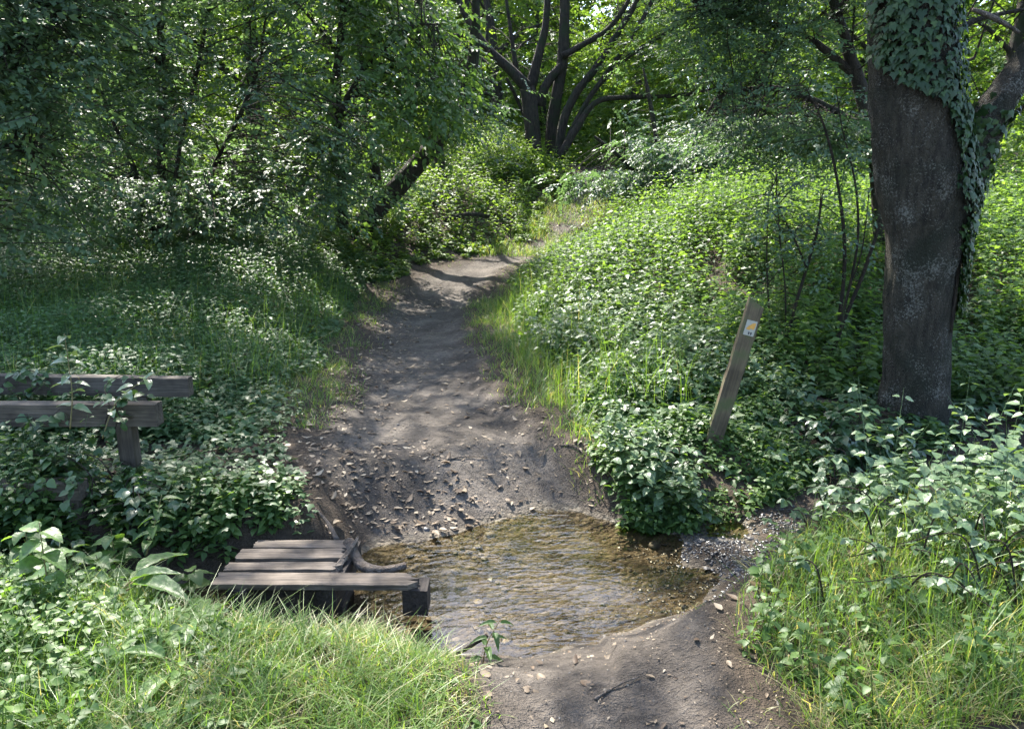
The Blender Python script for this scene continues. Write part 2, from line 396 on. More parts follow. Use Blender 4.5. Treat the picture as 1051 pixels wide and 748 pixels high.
M['bearer'] = wood_mat('dark underbridge timber', (.012, .010, .009), (.05, .04, .034), 1)
M['rail'] = wood_mat('grey rail timber', (.030, .024, .018), (.125, .103, .08), 0)
M['postw'] = wood_mat('grey post timber', (.030, .024, .018), (.11, .09, .07), 2)
M['marker'] = wood_mat('mossy marker timber', (.055, .042, .026), (.155, .118, .072), 2, moss=(.07, .075, .03))

def flat_mat(name, c, rough=.5):
    m, nt, out, N, L = mat(name)
    tc = N('TexCoord'); n = N('TexNoise'); n.inputs['Scale'].default_value = 90; L(tc.outputs['Object'], n.inputs['Vector'])
    r = ramp(N, [(.3, tuple(x*.8 for x in c)), (.7, c)]); L(n.outputs[0], r.inputs[0])
    b = N('BsdfPrincipled'); L(r.outputs[0], b.inputs['Base Color']); b.inputs['Roughness'].default_value = rough; L(b.outputs[0], out.inputs[0]); return m
M['white'] = flat_mat('white plastic disc', (.32, .30, .25))
M['orange'] = flat_mat('orange print', (.55, .27, .05))
M['ink'] = flat_mat('black print', (.03, .03, .035))

def stone_mat():
    m, nt, out, N, L = mat('stone')
    a = N('Attribute', attribute_name='tint'); geo = N('NewGeometry')
    r = ramp(N, [(0, (.018, .017, .018)), (.45, (.05, .046, .044)), (.7, (.17, .14, .10)), (1, (.36, .31, .25))]); L(a.outputs['Fac'], r.inputs[0])
    n = N('TexNoise'); n.inputs['Scale'].default_value = 60; n.inputs['Detail'].default_value = 4; L(geo.outputs['Position'], n.inputs['Vector'])
    r2 = ramp(N, [(.3, (.65, .65, .65)), (.7, (1.2, 1.2, 1.2))]); L(n.outputs[0], r2.inputs[0])
    mu = N('Mix', data_type='RGBA', blend_type='MULTIPLY'); mu.inputs[0].default_value = 1; L(r.outputs[0], mu.inputs[6]); L(r2.outputs[0], mu.inputs[7])
    b = N('BsdfPrincipled'); L(mu.outputs[2], b.inputs['Base Color'])
    ro = N('MapRange'); L(a.outputs['Fac'], ro.inputs[0]); ro.inputs[1].default_value = .35; ro.inputs[2].default_value = .7; ro.inputs[3].default_value = .38; ro.inputs[4].default_value = .85; L(ro.outputs[0], b.inputs['Roughness'])
    bp = N('Bump'); bp.inputs['Strength'].default_value = .5; bp.inputs['Distance'].default_value = .006; L(n.outputs[0], bp.inputs['Height']); L(bp.outputs[0], b.inputs['Normal'])
    L(b.outputs[0], out.inputs[0]); return m
M['stone'] = stone_mat()

# ------------------------------------------------------------------ light
SUN = nrmz(np.array([-.27, .60, .80]))
EL = math.asin(SUN[2]); AZ = math.atan2(SUN[0], SUN[1])
w = bpy.data.worlds.new('World'); sc.world = w; w.use_nodes = True
nt = w.node_tree; bg = nt.nodes['Background']
sky = nt.nodes.new('ShaderNodeTexSky'); sky.sky_type = 'NISHITA'; sky.sun_disc = False
sky.sun_elevation = EL; sky.sun_rotation = AZ; sky.air_density = 1.0; sky.dust_density = 1.5
nt.links.new(sky.outputs[0], bg.inputs[0]); bg.inputs[1].default_value = .15
sl = bpy.data.lights.new('sun', 'SUN'); sl.energy = 4.2; sl.angle = rad(.53); sl.color = (1, .95, .86)
so = bpy.data.objects.new('sun', sl); C.objects.link(so); so.location = (0, 0, 30)
so.rotation_euler = Vector(-SUN).to_track_quat('-Z', 'Y').to_euler()

# ------------------------------------------------------------------ ground
def axis(lo, hi, c0, c1, d, g):
    a = list(np.arange(c0, c1 + 1e-6, d)); s = d
    while a[-1] < hi: s *= g; a.append(a[-1] + s)
    s = d
    while a[0] > lo: s *= g; a.insert(0, a[0] - s)
    return np.array(a)
gx = axis(-160, 160, -3.2, 3.2, .035, 1.09); gy = axis(-60, 260, 1.6, 7.0, .035, 1.035)
GX, GY = np.meshgrid(gx, gy); GZ = H(GX, GY)
V = np.stack([GX, GY, GZ], -1).reshape(-1, 3)
ny, nx = GX.shape
idx = np.arange(ny*nx).reshape(ny, nx)
F = np.stack([idx[:-1, :-1], idx[:-1, 1:], idx[1:, 1:], idx[1:, :-1]], -1).reshape(-1, 4)
pm = pathmask(GX, GY)
dst = np.abs(GY - scy(GX)) - shw(GX)
a_path = sm((pm + .12)/.25).ravel()
WZ = -.305
a_wet = (1 - sm((GZ - (WZ - .005))/.04)).ravel()
a_wet = np.where(dst.ravel() < .6, a_wet, 0)
fc = V[F].mean(1)
in_wet = (np.abs(fc[:, 1] - scy(fc[:, 0])) - shw(fc[:, 0]) < .6) & (fc[:, 2] < WZ + .01)
in_path = (a_path[F].mean(1) > .5) & ~in_wet & (fc[:, 1] < 24)
def sub(name, sel, label):
    f = F[sel]; u, inv = np.unique(f, return_inverse=True)
    o = mesh_obj(name, V[u], inv.reshape(f.shape), M['earth'], extra={'path': a_path[u], 'wet': a_wet[u]})
    return tag(o, label, name.replace('_', ' '), kind='structure')
sub('ground', ~in_wet & ~in_path, 'dark woodland soil under the plants')
sub('path', in_path, 'worn grey brown earth footpath running down to the ford and on uphill')
sub('stream_bed', in_wet, 'brown gravelly bed seen through the shallow water')
# water: one sheet over the stream channel, a touch beyond its edge
wx = np.arange(-4, 6, .05); wy = np.arange(-.95, .96, .05)
WX, WO = np.meshgrid(wx, wy); WY = scy(WX) + WO*np.minimum(1, (shw(WX) + .25))
WV = np.stack([WX, WY, np.full_like(WX, WZ)], -1).reshape(-1, 3)
n2, n1 = WX.shape; wi = np.arange(n1*n2).reshape(n2, n1)
WF = np.stack([wi[:-1, :-1], wi[:-1, 1:], wi[1:, 1:], wi[1:, :-1]], -1).reshape(-1, 4)
tag(mesh_obj('water', WV, WF, M['water']), 'shallow clear brown stream crossing the path', 'water', kind='structure')

# ------------------------------------------------------------------ sun flecks: shafts cut through the crowns to place the sunlight
# (x, y, z, rx, ry) patches kept sunlit by leaving out the sprays that would shade them
GAPS = [(-.75, 2.35, .1, .5, .35), (-.2, 2.3, .1, .3, .3), (-1.7, 2.5, .3, .5, .35), (1.75, 2.7, .45, .75, .55), (1.1, 2.3, .1, .3, .35), (2.3, 3.1, .5, .6, .4), (.75, 4.6, .2, .4, .5),
        (.95, 5.8, .3, .45, .7), (.6, 8.4, .4, .7, .8), (-.05, 4.15, -.2, .6, .3), (.1, 2.6, -.1, .35, .14), (.45, 2.95, -.3, .6, .2), (0, 3.2, -.35, .3, .2), (-.9, 5.4, 0, .2, .22), (-.3, 5.0, 0, .22, .16), (-1.6, 6.6, 0, .25, .5), (-.6, 8.6, 0, .2, .35), (-1.3, 10.6, 0, .5, .6), (-1.4, 3.7, 0, .4, .3), (-2.8, 3.4, .2, .5, .3), (-.45, 3.1, -.3, .22, .3), (.95, 3.1, -.3, .2, .15),
        (.7, 3.9, -.25, .3, .15), (-1.0, 3.2, -.1, .25, .12), (1.1, 3.7, -.2, .2, .2),
        (3.5, 11, 1.6, 2.8, 3.2), (1.5, 10.5, 1, 1.2, 2.0), (6.5, 9.8, 1.6, 3.0, 3.0), (4.5, 14, 2, 3, 2.5), (1.3, 16.5, 1.2, 1.8, 2.6), (.2, 14.6, .1, 1.0, 1.0), (1.7, 20, 1.6, 1.0, 2.0), (-.6, 14.2, .1, .9, .9), (-1.2, 17, 1.3, 1.6, 1.8), (-2.7, 12.2, .8, 1.1, .5), (-6.3, 12.0, .9, 1.1, .45), (-1.9, 9.5, .2, .4, .6), (-1.0, 7.2, 0, .25, .3), (-.3, 6, 0, .3, .25),
        (-2.3, 3.9, .6, .25, .2), (2.3, 3.0, .5, .8, .6), (1.7, 2.4, .4, .5, .5), (.95, 4.4, .2, .55, .5), (1.2, 6.8, .4, .5, 1.0), (1.7, 8.6, .7, .9, 1.3), (-.9, 13.2, .2, 1.0, 1.2), (-2.6, 15.5, 1.2, 1.2, 1.2), (-.2, 16, 1, 1.2, 1.5), (2.9, 2.5, .4, .7, .7), (-5, 10.2, .9, 1.6, .7), (-3.0, 9.4, .4, .9, .8), (-3.4, 11.2, .6, .8, .6), (-3.4, 7.6, .7, .7, .6), (-2.0, 13, 2.6, 1.2, .8), (-4.5, 12, 2.8, 1.0, .8), (-1.3, 5.3, 0, .2, .3)]
GAPS = np.array(GAPS)
def lit(p):
    """True where a canopy spray would shade one of the flecks"""
    bad = np.zeros(len(p), bool)
    for gx_, gy_, gz, rx, ry in GAPS:
        t = (p[:, 2] - gz)/SUN[2]
        q = p[:, :2] - SUN[None, :2]*t[:, None]
        wob = 1 + .35*(vnoise(q[:, 0], q[:, 1], 4, 5) - .5)*2
        bad |= (((q[:, 0] - gx_)/rx)**2 + ((q[:, 1] - gy_)/ry)**2 < wob) & (t > 1.2)
    # ragged smaller sun shafts cut through the crowns by noise, everywhere
    t = (p[:, 2] - 1.5)/SUN[2]; q = p[:, :2] - SUN[None, :2]*t[:, None]
    g = vnoise(q[:, 0], q[:, 1], 1.1, 61) + .45*(vnoise(q[:, 0], q[:, 1], 3.2, 62) - .5)
    wild = (q[:, 1] > 6.5) | (np.abs(q[:, 0]) > 2.2)
    t0 = (p[:, 2] - .2)/SUN[2]; q0 = p[:, :2] - SUN[None, :2]*t0[:, None]
    deep = (((q0[:, 0] - 3.0)/1.7)**2 + ((q0[:, 1] - 5.7)/1.6)**2 < 1)  # crowns left closed here to keep the right bank in deep shade
    left = q[:, 0] < -2.2
    return (bad & ~deep) | ((g > np.where(deep, .9, np.where(left, .65, np.where(wild, .61, .74)))) & (t > 1.5))

# ------------------------------------------------------------------ trees
def sample_ell(n, c, r, shell=.0):
    d = nrmz(R.normal(size=(n, 3))); rr = R.uniform(shell, 1, n)**(1/2.2)
    return np.array(c) + d*rr[:, None]*np.array(r)

def sprays(lv, centers, per, spread, leaf, leafw, n_leaf, slen, tmpl, flat=.35, tmean=.5, gaps=True, skel=None, twigs=None, ptw=.5, hang=-.15, cvar=.18, dens=None):
    """clumps -> sprays -> leaves. Each spray is a twig carrying alternate leaves in a nearly level plane."""
    n = len(centers)*per
    cidx = np.repeat(np.arange(len(centers)), per)
    ctint = np.clip(R.normal(tmean, cvar, len(centers)), 0, 1)
    p = centers[cidx] + R.normal(size=(n, 3))*np.array(spread)
    if gaps: 
        k = ~lit(p); p = p[k]; cidx = cidx[k]
    if dens is not None:
        k = dens(p); p = p[k]; cidx = cidx[k]
    n = len(p)
    if n == 0: return
    out = p - centers[cidx]; out[:, 2] *= .3
    a = R.uniform(0, 2*np.pi, n); rnd = np.stack([np.cos(a), np.sin(a), R.normal(0, .25, n) + hang], -1)
    d = nrmz(rnd + .8*nrmz(out)); d[:, 2] = d[:, 2]*.6 + hang*.5; d = nrmz(d)
    up = nrmz(np.stack([R.normal(0, flat, n), R.normal(0, flat, n), np.ones(n)], -1))
    side = nrmz(np.cross(up, d)); up = np.cross(d, side)
    if twigs is not None and skel is not None:
        sel = np.where(R.random(n) < ptw)[0]
        for i in sel:
            k = np.argmin((((skel - p[i])**2).sum(1) + .6*np.maximum(0, skel[:, 2] - p[i, 2])**2)*R.uniform(.35, 1.6, len(skel)))
            q = skel[k]; L_ = np.linalg.norm(p[i] - q)
            if L_ > 3.5: continue
            mid = (q + p[i])/2 + R.normal(size=3)*.08*L_ + np.array([0, 0, .08*L_])
            twigs.add(curve([q, mid, p[i], p[i] + d[i]*slen*.8], 7), np.linspace(.004 + .004*L_, .0025, 7), 4, cap=False)
    # leaves along the spray
    j = np.arange(n_leaf); u = (j + .5)/n_leaf
    sgn = np.where(j % 2 == 0, 1., -1.)
    sl = slen*R.uniform(.6, 1.25, n)
    base = p[:, None, :] + d[:, None, :]*(u[None, :, None]*sl[:, None, None]) - np.array([0, 0, 1.])*(u**2)[None, :, None]*sl[:, None, None]*.2
    ang = R.normal(.85, .25, (n, n_leaf))*(1 - .6*u[None])
    ld = d[:, None, :]*np.cos(ang)[..., None] + side[:, None, :]*(sgn[None]*np.sin(ang))[..., None] + R.normal(0, .18, (n, n_leaf, 3)); ld[..., 2] -= .18
    ln = up[:, None, :] + R.normal(0, .3, (n, n_leaf, 3))
    sz = leaf*R.uniform(.6, 1.2, (n, n_leaf))
    t = np.clip(ctint[cidx][:, None] + R.normal(0, .14, (n, n_leaf)), 0, 1)
    lv.add((base + ld*.012).reshape(-1, 3), ld.reshape(-1, 3), ln.reshape(-1, 3), sz.ravel(), (sz*leafw).ravel(), t.ravel(), tmpl)

def skel_points(limbs):
    return np.concatenate([curve(l, 40)[:, :3] for l in limbs])

def make_tree(name, label, cat, limbs, crowns, mat_leaf, bark, leaf=.08, leafw=.62, per=6, spread=(.45, .45, .22), n_leaf=12, slen=.5, tmpl=T2,
              group=None, tmean=.5, gaps=True, flat=.35, ptw=.25, bump=.02, trunk_n=1, sides=14, dens=None, shell=.2, hang=-.15, fill=1.9):
    base = limbs[0][0][:3]
    root = empty(name, tuple(float(v) for v in base), label, cat, group)
    for i, l in enumerate(limbs[:trunk_n]):
        Tubes().add(curve(l, 40)[:, :3], curve(l, 40)[:, 3], sides, bump, i).build('trunk', bark, root)
    tb = Tubes()
    for i, l in enumerate(limbs[trunk_n:]):
        c = curve(l, 22); tb.add(c[:, :3], c[:, 3], 8, bump*.5, i + 20)
    sk = skel_points(limbs)
    lv = Leaves()
    for c, r, n in crowns:
        sprays(lv, sample_ell(int(n*fill), c, r, shell), per, spread, leaf, leafw, n_leaf, slen, tmpl, flat, tmean, gaps, sk, tb, ptw, hang=hang, dens=dens)
    if tb.n: tb.build('branch', bark, root)
    if lv.n: lv.build('crown', mat_leaf, root)
    return root

def px(pts, Y, dY=None):
    """limb traced on the photograph: rows (px, py, radius_m[, extra depth])"""
    return np.array([[*P(q[0], q[1], Y + (q[3] if len(q) > 3 else 0)), q[2]] for q in pts])
def E(x, y, Y, rx, ry, rz, n):
    return (P(x, y, Y), (rx, ry, rz), n)
def ground_pt(x, y, r, dz=-.1): return [x, y, float(H(x, y)) + dz, r]

# --- 1. the big ivy-clad tree on the right
YO = 5.45
trunk = px([(934, 465, .38), (936, 432, .30), (938, 390, .235), (942, 320, .225), (946, 255, .245), (948, 205, .285), (942, 150, .285), (936, 100, .275), (935, 50, .262), (934, 0, .255)], YO)
tt = trunk[-1].copy()
trunk = np.vstack([trunk, tt + [.05, .1, 1.2, -.03], tt + [.1, .3, 3.0, -.08], tt + [-.1, .5, 5.2, -.14], tt + [-.2, .7, 7.2, -.24]])
limb = px([(962, 225, .14), (985, 190, .145), (1000, 150, .128), (1025, 105, .112), (1056, 62, .105, .05), (1110, -5, .095, .1)], YO)
le = limb[-1]
limb = np.vstack([limb, le + [.6, .3, 1.0, -.03], le + [1.4, .7, 2.6, -.07]])
oak = empty('ivy_clad_tree', (float(trunk[0][0]), YO, float(trunk[0][2])), 'big old tree at right with ivy climbing its grey trunk and a thick side limb', 'tree')
tc_ = curve(trunk, 130); Tubes().add(tc_[:, :3], tc_[:, 3], 72, .034, 3, 8).build('trunk', M['bark'], oak)
lc_ = curve(limb, 50); Tubes().add(lc_[:, :3], lc_[:, 3], 28, .016, 9, 8).build('limb', M['bark'], oak)
ob = Tubes(); oak_l = [trunk, limb]
for (z0, ax, ay, ln) in ((3.2, -2.2, 1.8, 1), (3.8, 1.6, 2.5, 1), (4.6, -1.8, 3.4, 1), (5.2, -3.2, 1.0, 1), (5.8, .8, 4.0, 1), (6.6, -1.4, 3.0, 1), (7.2, 2.0, 2.0, 1), (4.2, -2.9, -.6, 1), (5.0, -1.6, 4.6, 1), (5.6, -.6, 5.2, 1)):
    i = np.argmin(abs(tc_[:, 2] - z0)); b0 = tc_[i]
    l = np.array([[*b0[:3], .11], [b0[0] + ax*.4, b0[1] + ay*.4, b0[2] + .8, .08], [b0[0] + ax, b0[1] + ay, b0[2] + 1.5, .04], [b0[0] + ax*1.4, b0[1] + ay*1.4, b0[2] + 1.9, .015]])
    oak_l.append(l); c = curve(l, 20); ob.add(c[:, :3], c[:, 3], 8, .008, 4)
# twiggy dark branch behind the trunk, upper right
l = px([(968, 40, .03), (1000, 22, .022), (1030, 14, .016), (1075, 6, .010)], YO + .5); oak_l.append(l); c = curve(l, 20); ob.add(c[:, :3], c[:, 3], 7)
db = Tubes(); c = curve(px([(1046, 34, .012), (1030, 24, .017), (1014, 16, .02), (998, 10, .012)], YO + .2), 14); db.add(c[:, :3], c[:, 3], 9, .003, 2, 20).build('dead_branch', M['bark_pale'], oak)
lv = Leaves(); sk = skel_points(oak_l)
for c_, r_, n_ in [((1.0, 8.0, 7.0), (2.6, 2.6, 1.5), 95), ((3.4, 7.4, 7.4), (2.5, 2.5, 1.6), 80), ((.2, 9.0, 8.2), (2.6, 2.2, 1.5), 75), ((5.6, 7.5, 6.6), (2.2, 2.2, 1.6), 60), ((.6, 10.6, 7.4), (2.2, 2.2, 1.2), 110), ((1.8, 11.8, 7.8), (2.0, 1.8, 1.2), 70)]:  # last two lobes, out of view, added to shade the right bank
    sprays(lv, sample_ell(n_, c_, r_), 6, (.4, .4, .25), .10, .6, 11, .5, T2, .4, .5, True, sk, ob, .25)
sprays(lv, np.array([P(x, y, YO + .7) for x, y in ((1005, 40), (1030, 8), (985, 8), (1046, 30), (1015, 95))]), 3, (.16, .2, .1), .06, .6, 9, .28, T4, .4, .4, False, sk, ob, .5)
ob.build('branch', M['bark'], oak); lv.build('crown', M['leaf_mid'], oak)
# ivy hugging trunk and limb
lv = Leaves(); vine = Tubes()
n = 6500
zi = R.uniform(0, 1, n)
ztop, zbot = tt[2] + .6, P(960, 320, YO)[2]
z = zbot + (ztop - zbot)*zi**.85
# band of angles (0 = towards the camera, + = right-hand side) that the ivy covers at each height
zz = np.array([P(0, q, YO)[2] for q in (325, 290, 240, 200, 150, 105, 90, 50, 0)]); o_ = np.argsort(zz)
lo = np.interp(z, zz[o_], np.array([58, 40, 30, 22, 18, 0, -35, -80, -95])[o_]); hi = np.interp(z, zz[o_], np.array([115, 130, 135, 135, 135, 135, 130, 120, 120])[o_])
edge = 22*(vnoise(z*3, z*0, 1.5, 2) - .5)
th = np.radians(lo + edge + (hi - lo)*R.random(n))
cx = np.interp(z, tc_[:, 2], tc_[:, 0]); cy = np.interp(z, tc_[:, 2], tc_[:, 1]); rr = np.interp(z, tc_[:, 2], tc_[:, 3])
radial = np.stack([np.sin(th), -np.cos(th), np.zeros(n)], -1)
cl = vnoise(th*3, z, 5, 7)
keep = R.random(n) < np.clip(.35 + 1.2*(cl - .25), .1, 1)
off = R.uniform(.012, .085, n)
pos = np.stack([cx, cy, z], -1) + radial*(rr + off)[:, None]
tang = np.stack([np.cos(th), np.sin(th), np.zeros(n)], -1)
d = np.array([0, 0, -1.]) + tang*R.normal(0, .55, n)[:, None] + radial*R.uniform(.1, .5, n)[:, None]
nr = radial + np.array([0, 0, .45]) + R.normal(0, .22, (n, 3))
s = R.uniform(.028, .060, n)*np.where(R.random(n) < .15, 1.25, 1)
lv.add(pos[keep], d[keep], nr[keep], s[keep], s[keep]*.95, np.clip(R.normal(.45, .22, keep.sum()), 0, 1), TIVY)
# the limb's lower end
n = 420; t = R.random(n)**1.3*.42; i = (t*49).astype(int); a = R.uniform(0, 2*np.pi, n)
radial = nrmz(np.stack([np.cos(a), np.sin(a)*-1, R.normal(0, .5, n)], -1)); radial[:, 1] = -abs(radial[:, 1])
s = R.uniform(.04, .08, n)
lv.add(lc_[i, :3] + radial*(lc_[i, 3] + R.uniform(.01, .05, n))[:, None], np.array([0, 0, -1.]) + R.normal(0, .4, (n, 3)), radial + np.array([0, 0, .3]), s, s*.95, np.clip(R.normal(.45, .2, n), 0, 1), TIVY)
for k in range(7):
    th0 = R.uniform(30, 110); zs = np.linspace(zbot - R.uniform(0, .5), ztop, 30)
    cx = np.interp(zs, tc_[:, 2], tc_[:, 0]); cy = np.interp(zs, tc_[:, 2], tc_[:, 1]); rr = np.interp(zs, tc_[:, 2], tc_[:, 3]) + .008
    th = np.radians(th0 + 14*np.sin(zs*2.1 + k) - 22*(zs - zs[0])/(zs[-1] - zs[0]))
    vine.add(np.stack([cx + rr*np.sin(th), cy - rr*np.cos(th), zs], -1), np.full(30, .012), 6)
iv = lv.build('ivy', M['ivy'], oak); vine.build('ivy_stem', M['twig'], iv)

# --- 2. the forked tree in the middle
YC = 22.5
TH = .85   # limb girth
limbsC = [px([(549, 200, .34), (549, 178, .30), (547, 140, .27), (543, 100, .27), (541, 90, .25)], YC),
          px([(571, 200, .36), (568, 172, .30), (567, 130, .23), (572, 95, .20), (577, 65, .19), (579, 30, .18), (580, -10, .17), (583, -80, .15), (590, -170, .06)], YC + .3),
          px([(541, 90, .22), (524, 72, .17), (500, 50, .15), (483, 25, .12), (466, -8, .09), (440, -60, .05)], YC),
          px([(503, 52, .09), (482, 38, .075), (455, 38, .06), (430, 45, .03)], YC - .3),
          px([(544, 92, .2), (552, 60, .16), (560, 25, .12), (562, -20, .1), (560, -90, .05)], YC + .5),
          px([(530, 75, .1), (526, 45, .07), (521, 10, .06), (515, -30, .04)], YC + .8),
          px([(552, 108, .15), (562, 85, .15), (576, 68, .15)], YC + .15),
          px([(577, 58, .11), (600, 45, .10), (622, 32, .09), (640, 10, .075), (655, -20, .05)], YC + .1),
          px([(573, 165, .17), (578, 125, .15), (592, 95, .135), (610, 72, .12), (627, 45, .105), (650, 8, .09), (668, -30, .06)], YC - .4),
          px([(614, 88, .075), (632, 62, .08), (655, 28, .07), (676, -12, .06)], YC - .6),
          px([(576, 158, .10), (596, 116, .09), (614, 88, .085), (640, 62, .075), (680, 36, .065), (716, 12, .05), (750, -15, .03)], YC - .6),
          px([(574, 162, .14), (590, 135, .12), (612, 105, .09), (650, 100, .075), (700, 98, .06), (745, 88, .03)], YC - .8),
          px([(500, 50, .06), (500, 20, .05), (497, -20, .03)], YC + .2),
          px([(545, 140, .08), (534, 110, .06), (520, 80, .05)], YC + .6)]
for l_ in limbsC: l_[:, 3] *= TH
make_tree('forked_tree', 'dark forked tree with two trunks and spreading limbs at the top of the path', 'tree', limbsC,
          [E(470, -30, YC, 2.4, 2, 1.2, 30), E(600, -90, YC, 4, 3, 1.5, 60), E(700, -20, YC, 2, 2, 1.2, 34), E(690, 60, YC - .5, 1.9, 1.2, 1.1, 60), E(440, 60, YC, 1.1, 1.0, .7, 12), E(520, 40, YC + 2, 2.0, 1, 1.2, 34), E(560, 60, YC + 3, 1.6, 1, 1.6, 34), E(640, 40, YC + 2.5, 1.8, 1, 1.2, 34), E(640, -130, YC, 6, 3, 2, 70)],
          M['leaf_light'], M['bark_far'], leaf=.11, per=7, n_leaf=10, trunk_n=2, ptw=.15)

# --- 3. the leaning tree left of the path
YL = 15.0
g0 = P(385, 215, YL)
limbsL = [px([(372, 232, .26), (388, 212, .22), (412, 188, .19), (438, 157, .17), (460, 130, .15), (476, 100, .13), (486, 60, .11), (488, 10, .08), (486, -60, .04)], YL),
          px([(388, 212, .14), (384, 170, .11), (378, 120, .08), (370, 60, .05), (366, -10, .03)], YL + .1),
          px([(440, 156, .09), (432, 120, .07), (428, 70, .05), (430, 0, .03)], YL + .2),
          px([(470, 110, .06), (492, 96, .04), (510, 100, .02)], YL - .1)]
make_tree('leaning_tree', 'leaning dark ivy covered trunk left of the path where it bends', 'tree', limbsL,
          [E(415, 185, YL - .25, .6, .3, .45, 26), E(455, 140, YL - .2, .5, .4, .4, 18), E(395, 165, YL - .1, .7, .6, .5, 18), E(385, 120, YL, 1.0, .7, .8, 26), E(472, 105, YL, .5, .5, .35, 16), E(430, 60, YL, 1.2, .9, 1.0, 34), E(440, -60, YL, 1.8, 1.4, 1.4, 45), E(420, -200, YL, 3, 2, 2, 60)],
          M['leaf_dark'], M['bark_far'], leaf=.085, per=6, n_leaf=12, tmean=.4, ptw=.3)

# --- 4. big-leaved tree with bright drooping sprays in front of the leaning one
YM = 13.2
make_tree('maple_tree', 'tree with large pale drooping leaves left of the leaning trunk', 'tree',
          [px([(352, 235, .10), (350, 180, .09), (345, 110, .08), (350, 40, .07), (356, -40, .06), (360, -160, .03)], YM), px([(347, 120, .05), (375, 70, .04), (420, 30, .03), (450, 25, .015)], YM - .2), px([(350, 60, .04), (320, 20, .03), (290, -10, .02)], YM)],
          [E(408, 95, YM - .3, .95, .7, .75, 40), E(385, 25, YM, 1.3, .9, .8, 36), E(340, 60, YM, 1.2, .8, 1.1, 36), E(330, 170, YM - .2, 1.0, .6, .6, 16), E(360, -80, YM, 2.0, 1.5, 1.4, 50), E(330, -220, YM, 2.5, 2, 1.8, 60)],
          M['leaf_mid'], M['bark_far'], leaf=.13, leafw=.62, per=6, n_leaf=9, slen=.6, tmpl=T4, tmean=.6, ptw=.35, hang=-.35)

# --- 5. dense hazel on the left
YH = 11.8
make_tree('hazel_tree', 'dense grey green hazel with thin upright stems behind the left herbs', 'tree',
          [px([(166, 245, .07), (165, 190, .065), (167, 120, .055), (166, 40, .05), (160, -60, .04), (150, -200, .02)], YH), px([(200, 245, .05), (206, 205, .045), (225, 160, .035), (250, 110, .03), (270, 50, .02)], YH + .1),
           px([(160, 245, .05), (140, 180, .04), (110, 110, .03), (90, 40, .02)], YH + .1), px([(172, 245, .04), (185, 150, .03), (205, 60, .03), (220, -30, .02)], YH - .1), px([(166, 70, .03), (150, 45, .025), (120, 20, .02)], YH - .3)],
          [E(180, 170, YH - .55, 2.2, .8, 1.0, 150), E(270, 130, YH - .55, 1.4, .8, 1.2, 95), E(120, 90, YH - .1, 1.4, .9, 1.1, 75), E(200, 50, YH - .1, 2.2, 1.0, 1.0, 100), E(300, 180, YH - .1, .8, .6, .6, 26), E(180, -60, YH, 2.6, 1.5, 1.2, 70), E(160, -220, YH, 3.0, 2.2, 1.8, 80)],
          M['leaf_dark'], M['bark_far'], leaf=.078, per=7, n_leaf=14, slen=.5, tmean=.5, ptw=.18, flat=.28)

# --- 6. dark tree at the left edge
YE = 8.6
make_tree('edge_tree', 'dark tree with glossy leaves over a black hollow at the left edge', 'tree',
          [px([(-40, 290, .16), (-30, 200, .15), (-25, 100, .14), (-30, 0, .12), (-40, -150, .08), (-20, -320, .03)], YE), px([(-28, 130, .07), (0, 60, .05), (40, 20, .03), (70, 0, .015)], YE - .1), px([(-28, 180, .05), (10, 150, .035), (35, 160, .015)], YE)],
          [E(15, 60, YE, .7, .6, .5, 34), E(20, 15, YE, .9, .7, .5, 30), E(10, 120, YE, .5, .5, .35, 12), E(5, 215, YE + .3, .6, .5, .35, 16), E(-60, 120, YE, .9, .8, 1.3, 36), E(0, -80, YE, 1.6, 1.4, .8, 40), E(-20, -230, YE, 2.4, 2.2, 1.4, 70), E(30, -360, YE, 3.0, 2.4, 1.4, 70)],
          M['leaf_dark'], M['bark_far'], leaf=.09, leafw=.65, per=6, n_leaf=11, slen=.5, tmpl=T4, tmean=.6, ptw=.35)

# --- 7. hawthorn hanging over the right bank
YT = 9.6
make_tree('hawthorn_tree', 'dark small leaved thorn hanging low over the right bank beside the ivy tree', 'tree',
          [px([(905, 250, .10), (902, 190, .09), (890, 120, .08), (870, 50, .07), (850, -20, .06), (830, -120, .03)], YT), px([(895, 140, .05), (850, 110, .04), (790, 90, .03), (735, 100, .02)], YT - .2), px([(880, 80, .05), (830, 40, .04), (770, 20, .03), (720, 15, .02)], YT), px([(890, 130, .04), (940, 80, .03), (1000, 60, .02)], YT + .4)],
          [E(815, 70, YT, 1.2, .8, .85, 90), E(850, 130, YT - .2, .75, .6, .45, 34), E(765, 115, YT - .1, .6, .6, .45, 28), E(745, 30, YT, .8, .7, .6, 34), E(880, 10, YT, 1.4, .9, .7, 50), E(1000, 40, YT + 1, 1.2, .8, .9, 28), E(820, -90, YT, 2.2, 1.5, .9, 60), E(840, -230, YT, 2.6, 2.2, 1.4, 70)],
          M['leaf_dark'], M['bark_far'], fill=2.7, leaf=.052, leafw=.7, per=8, n_leaf=16, slen=.38, tmean=.5, ptw=.18, flat=.3, spread=(.32, .32, .16))

